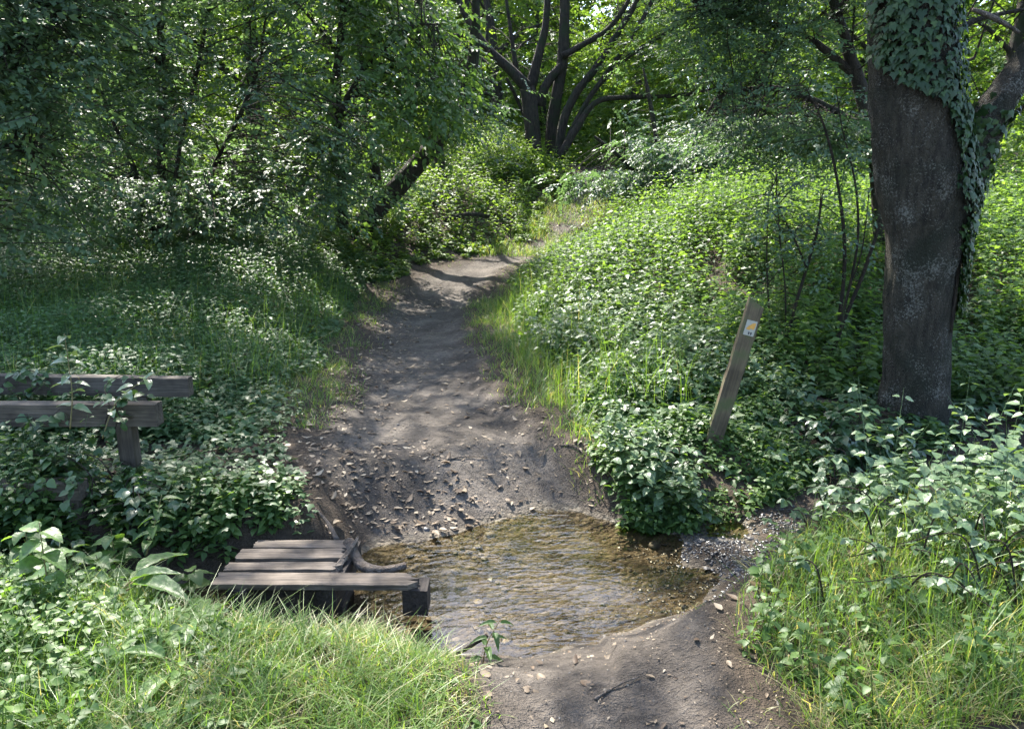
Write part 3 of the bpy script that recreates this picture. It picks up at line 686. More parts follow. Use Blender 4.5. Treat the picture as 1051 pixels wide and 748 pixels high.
# --- 8. shady bush right of the forked tree
YB = 17.5
make_tree('elder_bush', 'shaded bush with silvery level leaves right of the forked tree', 'bush',
          [px([(680, 205, .07), (678, 170, .06), (670, 120, .05), (660, 70, .03)], YB), px([(690, 205, .06), (710, 150, .05), (735, 100, .03)], YB), px([(672, 205, .06), (640, 165, .05), (610, 140, .03)], YB)],
          [E(665, 150, YB, 1.6, .9, .8, 70), E(730, 150, YB, 1.2, .9, .9, 56), E(715, 70, YB + .5, 1.2, .9, .9, 34), E(620, 165, YB - .3, .8, .6, .45, 36), E(668, 90, YB, .7, .6, .7, 26), E(790, 160, YB, 1.4, .9, .8, 40)],
          M['leaf_dark'], M['bark_far'], leaf=.10, per=7, n_leaf=12, slen=.5, tmean=.55, ptw=.2, gaps=True, flat=.25)

# --- 9. thinner trees further back
BACK = [
    (520, 178, 27.0, -25, .17, 'slim grey trunk standing just left behind the forked tree', 'leaf_light', .12, 30),
    (455, 190, 19.0, -20, .12, 'leafy young tree between the leaning trunk and the forked tree', 'leaf_light', .11, 44),
    (770, 175, 24.0, 0, .2, 'tree behind the thorn at the top of the right bank', 'leaf_mid', .12, 60),
    (1010, 170, 15.0, 20, .16, 'pale green tree behind the ivy clad trunk at the right edge', 'leaf_light', .10, 90),
    (265, 200, 18.0, 0, .18, 'light green tree showing through behind the hazel', 'leaf_light', .11, 90),
    (60, 210, 16.5, 0, .2, 'tall tree behind the hazel and the dark left edge tree', 'leaf_mid', .11, 90),
    (640, 180, 29.0, 15, .2, 'bright tree beyond the top of the path on the right', 'leaf_light', .13, 60),
    (560, 175, 33.0, -10, .16, 'pale tree seen between the two trunks of the forked tree', 'leaf_light', .14, 90),
    (490, 175, 30.0, -10, .16, 'thin pale tree left behind the forked tree, farthest of the row', 'leaf_light', .14, 80),
    (150, 200, 22.0, 0, .2, 'broad pale tree far behind the left hazel', 'leaf_light', .13, 150),
    (340, 195, 24.0, 0, .2, 'pale tree far behind the big leaved tree', 'leaf_light', .13, 150),
    (880, 180, 20.0, 0, .18, 'tree with sunlit leaves seen under the thorn', 'leaf_light', .12, 70),
]
for (bx, by, Y, lean, r, lab, ml, ls, n) in BACK:
    b = P(bx, by, Y); gz = float(H(b[0], Y)); b[2] = gz - .1
    up = np.array([lean*Y/759, 0, 0])
    tr = np.array([[*b, r*1.15], [*(b + up*.3 + [0, 0, 1.6]), r], [*(b + up*.6 + [.1, 0, 3.6]), r*.8], [*(b + up + [0, .2, 6.5]), r*.5], [*(b + up*1.2 + [.1, .2, 9.5]), .03]])
    br = []
    for k in range(7):
        z0 = R.uniform(1.6, 6.5); a = R.uniform(0, 6.28); tcv = curve(tr, 60); q = tcv[np.argmin(abs(tcv[:, 2] - b[2] - z0)), :3]; ln = R.uniform(1.2, 2.4)
        e = np.array([math.cos(a), math.sin(a), .55])*ln
        br.append(np.array([[*q, r*.35], [*(q + e*.5 + [0, 0, .1]), r*.22], [*(q + e), .012]]))
    full = lab.startswith('slim')
    cr = [(b + up + np.array([0, 0, 6.6]), (2.6, 2.0, 2.6), n)]
    if not full: cr += [(b + up*.4 + np.array([0, 0, 3.2]), (2.4, 1.6, 1.9), n), (b + np.array([0, 0, 1.5]), (2.2, 1.3, 1.0), n//3)]
    def keep(p):
        # open sky gap left of and above the forked tree
        q = p[:, 0]*1.0/p[:, 1]
        el = (p[:, 2] - HCAM)/p[:, 1]
        hole = (((q - .105)/.055)**2 + ((el - .235)/.035)**2 < 1)
        return ~hole | (R.random(len(p)) < .3)
    make_tree('woodland_tree', lab, 'tree', [tr] + br, cr, M[ml], M['bark_far'], leaf=ls, per=7, n_leaf=10, slen=.55, ptw=.06, sides=10, group='trees behind the clearing', dens=keep, gaps=True, tmean=.55)

# far woods: a ragged mass behind everything
lv = Leaves()
n = 5200
a = R.uniform(-.75, .75, n); Yd = R.uniform(36, 62, n); cxx = np.tan(a)*Yd
hz = 2.3 + R.uniform(0, 1, n)**.9*(13 + 5*(vnoise(cxx, Yd*0, .12, 3)))
q = np.stack([cxx, Yd, hz], -1)
el = (q[:, 2] - HCAM)/q[:, 1]; sx = q[:, 0]/q[:, 1]
hole = ((sx - .10)/.05)**2 + ((el - .225)/.035)**2 < 1
q = q[~hole | (R.random(n) < .08)]
sprays(lv, q, 8, (1.1, 1.1, .7), .36, .7, 10, 1.2, T2, .5, .55, False)
tag(lv.build('woods', M['leaf_far']), 'far sunlit woodland closing the view', 'woods', kind='stuff')

# ------------------------------------------------------------------ undergrowth
def scatter(n, x0, x1, y0, y1, dens):
    x = R.uniform(x0, x1, n); y = y0 + (y1 - y0)*R.random(n)**1.25
    k = R.random(n) < dens(x, y)
    return x[k], y[k]

def clear(x, y, m=0.0):
    """1 away from the path and the water, 0 on them"""
    pmk = pathmask(x, y)
    d = np.abs(y - scy(x)) - shw(x)
    bridge = (x > -1.42) & (x < -.3) & (y > 2.9) & (y < 3.55)
    bar = (x > .6) & (x < 1.5) & (y > 3.12) & (y < 3.86)
    mk = (np.abs(x - 1.32) < .24) & (y > 3.95) & (y < 4.72)
    return (pmk < -m) & (d > .06) & ~bridge & ~bar & ~(mk & (R.random(len(x)) < .85))

def herbs(lv, x, y, h, pairs, leaf, leafw, tmpl, tmean=.5, droop=.25, lean=.16, stemw=.006, flat=.25, whorl=2, up0=.15, z0=None):
    """upright plants: a stem with opposite leaf pairs (each pair turned against the one below)"""
    n = len(x)
    if n == 0: return
    z = H(x, y) if z0 is None else z0
    b = np.stack([x, y, z - .02], -1)
    ld = R.normal(0, lean, (n, 2))
    t = np.linspace(0, 1, 5)
    pts = b[:, None, :] + np.stack([ld[:, :1]*h[:, None]*t**1.6, ld[:, 1:]*h[:, None]*t**1.6, h[:, None]*t[None]*np.ones((n, 1))], -1)
    ptint = np.clip(R.normal(tmean, .2, n), 0, 1)
    lv.strips(pts, np.full(n, stemw), ptint*.6)
    k = np.arange(pairs); u = up0 + (1 - up0)*(k + .5)/pairs; u = np.minimum(u + .0, 1)
    a0 = R.uniform(0, 6.28, n)
    for w_ in range(whorl):
        a = a0[:, None] + k[None]*(np.pi/2 + .1) + w_*2*np.pi/whorl + R.normal(0, .2, (n, pairs))
        pos = b[:, None, :] + np.stack([ld[:, :1]*h[:, None]*u[None]**1.6, ld[:, 1:]*h[:, None]*u[None]**1.6, h[:, None]*u[None]], -1)
        size = leaf*(1.0 - .45*np.abs(u[None] - .55)/.55)*R.uniform(.7, 1.2, (n, pairs))
        d = np.stack([np.cos(a), np.sin(a), R.normal(.05, .2, (n, pairs)) - droop*(1 - u[None])], -1)
        nr = np.stack([R.normal(0, flat, (n, pairs)), R.normal(0, flat, (n, pairs)), np.ones((n, pairs))], -1)
        tt_ = np.clip(ptint[:, None] + R.normal(0, .12, (n, pairs)) + .12*(u[None] - .5), 0, 1)
        lv.add((pos + d*.012).reshape(-1, 3), d.reshape(-1, 3), nr.reshape(-1, 3), size.ravel(), (size*leafw).ravel(), tt_.ravel(), tmpl)

def carpet(lv, x, y, zlo, zhi, leaf, leafw, tmpl, tmean=.45, flat=.35):
    n = len(x); z = H(x, y) + R.uniform(zlo, zhi, n)
    a = R.uniform(0, 6.28, n); d = np.stack([np.cos(a), np.sin(a), R.normal(-.15, .2, n)], -1)
    nr = np.stack([R.normal(0, flat, n), R.normal(-.1, flat, n), np.ones(n)], -1)
    s = leaf*R.uniform(.55, 1.25, n)
    tint = np.clip(tmean + .5*(vnoise(x, y, 1.5, 11) - .5) + R.normal(0, .15, n), 0, 1)
    lv.add(np.stack([x, y, z], -1), d, nr, s, s*leafw, tint, tmpl)

def grassblades(lv, x, y, h, wid, dry=.1, bend=.6, z0=-.01):
    n = len(x); z = H(x, y) + z0
    a = R.uniform(0, 6.28, n); bd = np.abs(R.normal(bend, .3, n))*h
    dx, dy = np.cos(a), np.sin(a)
    t = np.array([0, .35, .7, 1.])
    cx = x[:, None] + dx[:, None]*bd[:, None]*t**2; cy = y[:, None] + dy[:, None]*bd[:, None]*t**2
    cz = z[:, None] + h[:, None]*(t - .28*np.minimum(1.5, (bd/h))[:, None]*t**2)
    wv = np.array([1, .85, .55, .06])[None]*(wid*R.uniform(.6, 1.3, n))[:, None]*.5
    b = R.uniform(0, 6.28, n); b = np.where(R.random(n) < .6, a + np.pi/2, b)
    ex, ey = np.cos(b), np.sin(b)
    Lp = np.stack([cx - ex[:, None]*wv, cy - ey[:, None]*wv, cz], -1); Rp = np.stack([cx + ex[:, None]*wv, cy + ey[:, None]*wv, cz], -1)
    V = np.stack([Lp, Rp], 2).reshape(n, 8, 3)
    f = np.array([(0, 1, 3), (0, 3, 2), (2, 3, 5), (2, 5, 4), (4, 5, 7), (4, 7, 6)])
    tint = np.where(R.random(n) < dry, R.uniform(.8, 1, n), np.clip(R.normal(.38, .17, n) + .35*(vnoise(x, y, 2.2, 70) - .5), 0, .68))
    lv.V.append(V.reshape(-1, 3)); lv.F.append((f[None] + (np.arange(n)*8)[:, None, None] + lv.n).reshape(-1, 3)); lv.T.append(np.repeat(tint, 8)); lv.n += n*8

# left field of mixed low herbs
lf = lambda x, y: (x < pcx(y) - phw(y) - .35 - .25*vnoise(x, y, 1.3, 21)) & clear(x, y, .1)
lv = Leaves()
x, y = scatter(15000, -10, 0, 4.6, 13.5, lambda x, y: lf(x, y)*1.0)
edge = np.clip((pcx(y) - phw(y) - x - .3)/1.2, .25, 1)
h = (.22 + .38*vnoise(x, y, .9, 22) + .12*R.random(len(x)))*edge*(.8 + .3*sm((y - 8)/4))
herbs(lv, x, y, h, 5, .075, .62, T4, .45, flat=.28)
carpet(lv, x, y, .02, .12, .07, .8, T4, .4)
tag(lv.build('undergrowth', M['herb']), 'shaded knee high herbs filling the ground left of the path', 'undergrowth', kind='stuff')

# tall nettles on the sunlit right bank
rf = lambda x, y: (x > pcx(y) + phw(y) + .45 + .3*vnoise(x, y, 1.1, 23)) & clear(x, y, .1)
lv = Leaves()
x, y = scatter(15000, -.4, 11, 4.9, 17, lambda x, y: rf(x, y)*1.0)
e = np.clip((x - pcx(y) - phw(y) - .2)/1.9, .22, 1)*(.5 + .5*sm((y - 5.2)/3.5))
hollow = 1 - .7*sm((1.0 - np.hypot((x - 2.6)/1.5, (y - 4.9)/1.2))/.4)
gapn = vnoise(x, y, 1.6, 44) + .4*(vnoise(x, y, 4, 45) - .5)
k = gapn > .22 + .25*(np.hypot((x - 2.9)/1.3, (y - 5.2)/1.1) < 1)
x, y, e, hollow, gapn = x[k], y[k], e[k], hollow[k], gapn[k]
h = (.16 + .75*gapn*vnoise(x, y, .8, 24) + .34*R.random(len(x))**2)*e*hollow + .1*(y > 8)
big = R.random(len(x)) < .4
herbs(lv, x[big], y[big], h[big]*1.25, 7, .115, .6, T4, .62, flat=.3, lean=.16)
herbs(lv, x[~big], y[~big], h[~big], 5, .075, .66, T4, .5, flat=.32, lean=.22)
tag(lv.build('nettles', M['nettle']), 'dense nettles covering the bank right of the path', 'nettles', kind='stuff')

lv = Leaves()
x, y = scatter(4200, .3, 3.2, 4.0, 9.5, lambda x, y: (x > pcx(y) + phw(y) + .2) & clear(x, y, -.1) & (vnoise(x, y, 1.3, 55) > .42) & (x - pcx(y) - phw(y) < 2.2))
h = (.10 + .40*vnoise(x, y, 1.5, 56) + .25*R.random(len(x))**2)*(.6 + .4*sm((y - 4.5)/3))
herbs(lv, x, y, h, 4, .072, .78, TOV, .55, flat=.22, lean=.3, whorl=3)
tag(lv.build('bramble_cover', M['bramble_sunlit']), 'shining bramble leaves coloured pale as sunlit, scattered over the bank between the path and the waymarker', 'bramble cover', kind='stuff')

# bank and slope behind: scrub either side of the rising path
lv = Leaves()
x, y = scatter(9500, -10, 8, 12.5, 27, lambda x, y: ((np.abs(x - pcx(y)) > phw(y) + .15 + .5*vnoise(x, y, .8, 25)))*1.0)
h = (.3 + .6*vnoise(x, y, .6, 26) + .3*R.random(len(x))**2)*np.clip((np.abs(x - pcx(y)) - phw(y))/2.2, .15, 1)*(.55 + .45*sm((y - 13.5)/4))
herbs(lv, x, y, h, 7, .13, .6, T4, .6, lean=.3, stemw=.008, flat=.35)
x, y = scatter(260, -1.0, 1.6, 20.0, 21.9, lambda x, y: (np.abs(x - pcx(y)) > phw(y) + .1)*1.)
herbs(lv, x, y, R.uniform(.4, .9, len(x)), 7, .13, .6, T4, .6, lean=.3, stemw=.008, flat=.35)
x, y = scatter(9000, -34, 34, 13.5, 48, lambda x, y: ((np.abs(x) > 8) | (y > 25))*(np.abs(x) < y*.8)*1.)
herbs(lv, x, y, R.uniform(.5, 1.4, len(x)), 7, .24, .62, T4, .5, lean=.3, stemw=.012, flat=.35)
tag(lv.build('scrub', M['leaf_light']), 'pale leafy scrub on the slope either side of the rising path', 'scrub', kind='stuff')

# ivy and ground elder round the old rails, and in the hollow under the big tree
lv = Leaves()
x, y = scatter(11000, -4.6, -1.0, 2.9, 5.6, lambda x, y: ((x < pcx(y) - phw(y) - .15 - .25*vnoise(x, y, 2, 27)) & clear(x, y, .05)) & ((y > 3.3) | (x < -1.45)))
k = ~((np.abs(x + 2.13 + (y - 3.9)*-.55) < .13) & (y < 3.95) & (y > 3.3)); x, y = x[k], y[k]
carpet(lv, x, y, .01, .05 + .16*vnoise(x, y, 1.7, 28), .048, .85, TIVY, .55, .4)
x, y = scatter(15000, .75, 6.5, 4.0, 8.2, lambda x, y: ((x > pcx(y) + phw(y) + .25) & clear(x, y, .1)) * (vnoise(x, y, 2.2, 29) > .28))
carpet(lv, x, y, .01, .04 + .17*vnoise(x, y, 1.7, 30), .075, .85, TIVY, .42, .4)
x, y = scatter(520, -4.2, -2.35, 3.3, 3.85, lambda x, y: clear(x, y, .05)*1.)
herbs(lv, x, y, R.uniform(.22, .46, len(x)), 6, .058, .6, TOV, .55, flat=.3)
tag(lv.build('ground_ivy', M['ivy_ground'] if 'ivy_ground' in M else M['bramble']), 'low ivy and ground elder spreading in the shade', 'ground cover', kind='stuff')

# grass: verges, near bank left, near bank right
lv = Leaves()
def gz(n, x0, x1, y0, y1, dens, hmin, hmax, wid, dry, bend=.6):
    x, y = scatter(n, x0, x1, y0, y1, dens); ed = np.clip((-pathmask(x, y) + .06)/.34, 0, 1)
    ed = np.where(y > 15, 1, ed); k = R.random(len(x)) < .25 + .75*ed; x, y, ed = x[k], y[k], ed[k]
    grassblades(lv, x, y, R.uniform(hmin, hmax, len(x))*(.4 + .6*ed), wid, dry, bend)
nl = lambda x, y: clear(x, y, -.04) & (x < pcx(y) - phw(y) + .12)
nr_ = lambda x, y: clear(x, y, -.02) & (x > .72 + .25*vnoise(x, y, 3, 40) + .40*np.maximum(0, y - 2.4))
gz(26000, -2.4, .15, 1.7, 2.95, lambda x, y: nl(x, y)*(.15 + .85*(vnoise(x, y, 3.0, 31) > .45)), .03, .09, .0042, .12, .8)
gz(3200, -1.3, .1, 1.7, 2.35, lambda x, y: nl(x, y)*(vnoise(x, y, 3, 71) > .45), .1, .2, .004, .06, .9)
gz(160, -1.1, -.5, 2.75, 2.95, lambda x, y: (vnoise(x, y, 7, 72) > .5)*1., .1, .2, .004, .05, .5)
gz(5000, -1.4, .1, 1.7, 2.9, lambda x, y: nl(x, y)*(vnoise(x, y, 2.4, 73) > .5), .03, .12, .004, 1., 1.2)
gz(3600, -1.7, -.7, 1.8, 3.0, lambda x, y: nl(x, y)*1., .06, .17, .004, .16, .8)
gz(3200, -2.4, -.9, 1.8, 3.2, lambda x, y: nl(x, y)*np.clip((-x - .9 - .6*np.maximum(0, y - 2.2))*1.6, .04, 1), .12, .26, .0045, .06, .7)
gz(13000, .55, 3.2, 1.8, 3.3, lambda x, y: nr_(x, y)*(.4 + .6*(vnoise(x, y, 3, 32) > .4)), .06, .2, .004, .2, .75)
gz(2800, 1.0, 3.2, 1.8, 3.0, lambda x, y: nr_(x, y)*(vnoise(x, y, 2.6, 74) > .4), .12, .28, .004, .10, .6)
gz(2600, .8, 2.6, 1.8, 2.8, lambda x, y: nr_(x, y)*(vnoise(x, y, 2.4, 75) > .5), .05, .2, .004, 1., 1.0)
gz(900, .5, 1.1, 1.8, 2.9, lambda x, y: (x > .6)*clear(x, y, -.25)*(vnoise(x, y, 5, 41) > .4), .03, .10, .004, .7, .9)
gz(2300, 1.0, 3.2, 1.9, 3.2, lambda x, y: nr_(x, y)*np.clip((x - 1.1)*1.2, .05, 1), .18, .42, .0042, .12, .5)
vl = lambda x, y: (np.abs(-(x - pcx(y)) - phw(y) - .18) < .52*(.5 + vnoise(x, y, 1.4, 33))) & clear(x, y, -.06)
gz(28000, -3.2, 0, 4.9, 12.5, lambda x, y: vl(x, y)*(.2 + .8*(vnoise(x, y, 2.5, 34) > .42)), .04, .15, .005, .16, .8)
vr = lambda x, y: ((x - pcx(y) - phw(y)) > -.06) & ((x - pcx(y) - phw(y)) < .25 + .55*sm((y - 4.2)/2.5)) & clear(x, y, -.05)
gz(30000, -.8, 2.2, 4.2, 11.5, lambda x, y: vr(x, y)*(.25 + .75*(vnoise(x, y, 2.4, 35) > .36)), .05, .2, .005, .18, .8)
gz(11000, -.6, 3, 15.2, 21, lambda x, y: (pathmask(x, y) > -.6)*(vnoise(x, y, 1.6, 80) > .34), .08, .26, .007, .2, .7)
gz(5000, -1.6, 1.5, 10.5, 16, lambda x, y: ((np.abs(x - pcx(y)) - phw(y)) > -.05)*((np.abs(x - pcx(y)) - phw(y)) < .9)*.8, .02, .07, .007, .15, .8)
gz(5000, -.2, 2.2, 4.3, 11, lambda x, y: vr(x, y)*((x - pcx(y) - phw(y)) > .3), .2, .5, .005, .12, .5)
gz(12000, -2, 3, 15, 22, lambda x, y: ((np.abs(x - pcx(y)) - phw(y)) > .05)*((np.abs(x - pcx(y)) - phw(y)) < .8)*.8, .06, .22, .008, .2, .6)
gz(5000, -6, -1.5, 5, 12, lambda x, y: lf(x, y)*(vnoise(x, y, .9, 36) > .5), .3, .65, .005, .08, .5)
gz(3500, .0, 2.4, 5.2, 11, lambda x, y: rf(x, y)*((x - pcx(y) - phw(y)) < 1.3)*(vnoise(x, y, 1.2, 52) > .45), .4, .8, .005, .06, .45)
tag(lv.build('grass', M['grass']), 'tufted green and straw grass on the banks and verges', 'grass', kind='stuff')

# small weeds mixed in the near grass
lv = Leaves()
x, y = scatter(2300, -2.6, .1, 1.75, 2.95, lambda x, y: nl(x, y)*np.clip(.10 + (-x - .6)*.9, .08, 1)*(.3 + .7*(vnoise(x, y, 3, 81) > .45)))
herbs(lv, x, y, R.uniform(.05, .18, len(x))*np.clip(.4 + (-x - .7)*.9, .4, 1.5), 5, .044, .75, TOV, .6, flat=.3)
x, y = scatter(500, .8, 3.2, 1.9, 3.4, lambda x, y: nr_(x, y)*.8)
herbs(lv, x, y, R.uniform(.08, .25, len(x)), 5, .045, .75, TOV, .55, flat=.3)
x, y = scatter(1500, -3.6, -1.2, 2.9, 3.9, lambda x, y: nl(x, y)*1.)
herbs(lv, x, y, R.uniform(.12, .32, len(x))*np.where(x < -2.35, 1.25, .55), 6, .062, .62, TOV, .5, flat=.3)
x, y = scatter(2600, .5, 2.0, 3.95, 6.5, lambda x, y: ((x - pcx(y) - phw(y)) > .12) & clear(x, y, 0.02))
herbs(lv, x, y, R.uniform(.05, .26, len(x))*np.clip(np.minimum((x - pcx(y) - phw(y))/.9, (y - scy(x) - shw(x) - .1)/1.6), .25, 1)*(.5 + vnoise(x, y, 2.5, 76)), 5, .058, .68, TOV, .55, flat=.25)
x, y = scatter(2200, .66, 2.2, 3.80, 4.8, lambda x, y: clear(x, y, -.22)*1.)
herbs(lv, x, y, R.uniform(.04, .2, len(x))*(.35 + vnoise(x, y, 3, 77)), 4, .048, .7, TOV, .5, flat=.35, lean=.4)
x, y = scatter(260, -1.2, 9, 5.5, 15, lambda x, y: rf(x, y)*1.)
herbs(lv, x, y, R.uniform(.7, 1.15, len(x))*np.clip((x - pcx(y) - phw(y))/1.0, .5, 1), 9, .10, .5, T4, .6, flat=.25, lean=.1)
tag(lv.build('weeds', M['nettle']), 'small leafy weeds mixed into the grass of the banks', 'weeds', kind='stuff')

# leaf litter
TLIT = _ov((.7, 1, .45), (.18, .42, .74), .08, .06); TLIT2 = _ov((.6, 1, .7), (.2, .5, .8), .30, .16)
lv = Leaves()
def litter(n, x0, x1, y0, y1, dens, s=.04):
    x, y = scatter(n, x0, x1, y0, y1, dens); m_ = len(x)
    a = R.uniform(0, 6.28, m_); d = np.stack([np.cos(a), np.sin(a), R.normal(0, .18, m_)], -1)
    nr = np.stack([R.normal(0, .13, m_), R.normal(0, .13, m_), np.where(R.random(m_) < .5, -1., 1.)], -1); sz = s*np.clip(np.exp(R.normal(-.15, .42, m_)), .3, 1.7)
    z = H(x, y) + .004
    k = z > WZ + .008
    pp = np.stack([x, y, z + R.uniform(.0, .006, m_)], -1); tn = np.clip(R.beta(1.6, 1.9, m_), 0, 1); wr = sz*R.uniform(.38, .62, m_); cu = R.random(m_) < .3
    for kk, tp in ((k & ~cu, TLIT), (k & cu, TLIT2)):
        lv.add(pp[kk], d[kk], nr[kk], sz[kk], wr[kk], tn[kk], tp)
pe = lambda x, y: np.clip(np.exp(-((phw(y) - (pcx(y) - x))/.3)**2), 0, 1)
litter(8500, -2.6, 0, 3.9, 10.5, lambda x, y: pe(x, y)*.8*(.3+vnoise(x,y,3,50)), .044)
litter(2600, -1.7, .6, 3.55, 5.2, lambda x, y: np.exp(-(((x + .6)/.5)**2 + ((y - 4.15)/.45)**2))*(.3 + vnoise(x, y, 4, 82)), .042)
litter(800, -2.3, 1.2, 3.9, 13, lambda x, y: pathmask(x, y) > 0, .042)
litter(900, -2.6, .6, 6, 15, lambda x, y: pe(x, y)*.7, .04)
litter(1300, -.6, 1.2, 3.9, 8.5, lambda x, y: np.exp(-(((x - pcx(y) - phw(y)))/.22)**2)*.7, .04)
litter(120, -.2, 1.2, 1.7, 2.9, lambda x, y: pathmask(x, y) > -.1, .024)
litter(500, -3.5, 6, 4, 8, lambda x, y: clear(x, y)*.5, .05)
litter(500, .3, 2.2, 14.5, 23, lambda x, y: pathmask(x, y) > -.2, .07)
litter(5000, -2.2, 1.3, 3.8, 9, lambda x, y: (pathmask(x, y) > -.15)*(.15 + .85*(vnoise(x, y, 2.5, 55) > .55)), .013)
litter(1600, -.3, 1.4, 1.7, 2.95, lambda x, y: (pathmask(x, y) > -.3)*(.2 + .8*(vnoise(x, y, 4, 90) > .5)), .009)
litter(90, -.3, 1.3, 1.7, 2.95, lambda x, y: (pathmask(x, y) > -.3)*1., .04)
tag(lv.build('leaf_litter', M['litter']), 'dry tan leaves lying along the path edge and by the ford', 'leaf litter', kind='stuff')

# ------------------------------------------------------------------ stones
_ico = bmesh.new(); bmesh.ops.create_icosphere(_ico, subdivisions=1, radius=1)
IV = np.array([v.co[:] for v in _ico.verts]); IF = np.array([[v.index for v in f.verts] for f in _ico.faces]); _ico.free()
def stone_geo(n_var=10):
    out = []
    for k in range(n_var):
        v = IV.copy()
        for _ in range(7):
            d = nrmz(R.normal(size=3)); h_ = R.uniform(.55, .9); q = v @ d
            v = v - np.maximum(0, q - h_)[:, None]*d*.9
        v *= R.uniform(.75, 1.15, 3)*np.array([1, 1, .62]); v += R.normal(0, .02, v.shape)
        out.append(v)
    return out
SG = stone_geo()
V_, F_, T_ = [], [], []; nn = 0
def gravel(n, x0, x1, y0, y1, dens, smin, smax, tlo, thi, zmin=-1):
    global nn
    x, y = scatter(n, x0, x1, y0, y1, dens)
    for xx, yy, zz in zip(x, y, H(x, y)):
        if zz < zmin: continue
        s = smin*(smax/smin)**(R.random()**1.6); g = SG[R.integers(len(SG))]; a = R.uniform(0, 6.28); ca, sa = math.cos(a), math.sin(a)
        v = g @ np.array([[ca, sa, 0], [-sa, ca, 0], [0, 0, 1]])*s + [xx, yy, zz + s*.15]
        V_.append(v); F_.append(IF + nn); T_.append(np.full(len(v), R.uniform(tlo, thi))); nn += len(v)
gravel(11000, .6, 2.2, 3.0, 4.2, lambda x, y: np.maximum(np.exp(-(((x - 1.15)/.40)**2 + ((y - 3.54)/.42)**2)), np.exp(-(((x - 1.6)/.35)**2 + ((y - 3.95)/.22)**2)))*(vnoise(x, y, 7, 64) > .25), .004, .015, .0, .34)
gravel(160, .7, 1.7, 3.1, 4.0, lambda x, y: np.exp(-(((x - 1.15)/.36)**2 + ((y - 3.56)/.36)**2)), .014, .03, .1, .6)
gravel(500, -.9, 1.0, 2.7, 4.3, lambda x, y: (np.abs(np.abs(y - scy(x)) - shw(x)) < .12)*.8, .004, .013, .15, .6)
gravel(420, -1.2, 1.0, 2.8, 4.2, lambda x, y: (np.abs(y - scy(x)) < shw(x))*.9, .006, .016, .4, .8)
gravel(260, -1.0, 0, 2.9, 4.0, lambda x, y: (np.abs(y - scy(x)) < shw(x) + .1)*.9, .01, .03, .4, .9)
gravel(60, -.2, 1.1, 1.8, 2.8, lambda x, y: pathmask(x, y) > 0, .003, .009, .3, .7)
gravel(100, -1.8, .6, 4.0, 8, lambda x, y: pathmask(x, y) > 0, .005, .013, .3, .8)
tag(mesh_obj('gravel', np.concatenate(V_), np.concatenate(F_), M['stone'], tint=np.concatenate(T_), smooth=False), 'dark wet and pale pebbles in and round the ford', 'gravel', kind='stuff')

def stone(px_, py_, Y, s, t, label):
    p = P(px_, py_, Y); z = float(H(p[0], Y)); r_ = s
    v = SG[R.integers(len(SG))]*np.array([s, s*.8, s]) + [p[0], Y, max(z, WZ - .03) + s*.2]
    o = mesh_obj('stone', v - np.array([p[0], Y, z + s*.42]), IF, M['stone'], tint=np.full(len(v), t)); o.location = (p[0], Y, z)
    md = o.modifiers.new('round', 'SUBSURF'); md.levels = md.render_levels = 2
    return tag(o, label, 'stone', 'stones round the ford')
stone(672, 552, 3.86, .06, .5, 'largest brown stone at the far right corner of the ford')
stone(742, 558, 3.80, .075, .62, 'flat reddish stone on the dark gravel bar')
stone(437, 548, 3.93, .05, .12, 'black stone among the dead leaves at the back of the ford')
stone(503, 543, 3.98, .06, .6, 'grey stone standing in the shallow water at the back of the ford')
stone(446, 647, 2.98, .035, .05, 'small black stone at the grassy left edge of the ford')
stone(627, 695, 2.58, .022, .95, 'white pebble on the earth in front of the ford')
stone(607, 697, 2.56, .024, .8, 'grey pebble left of the white pebble before the ford')

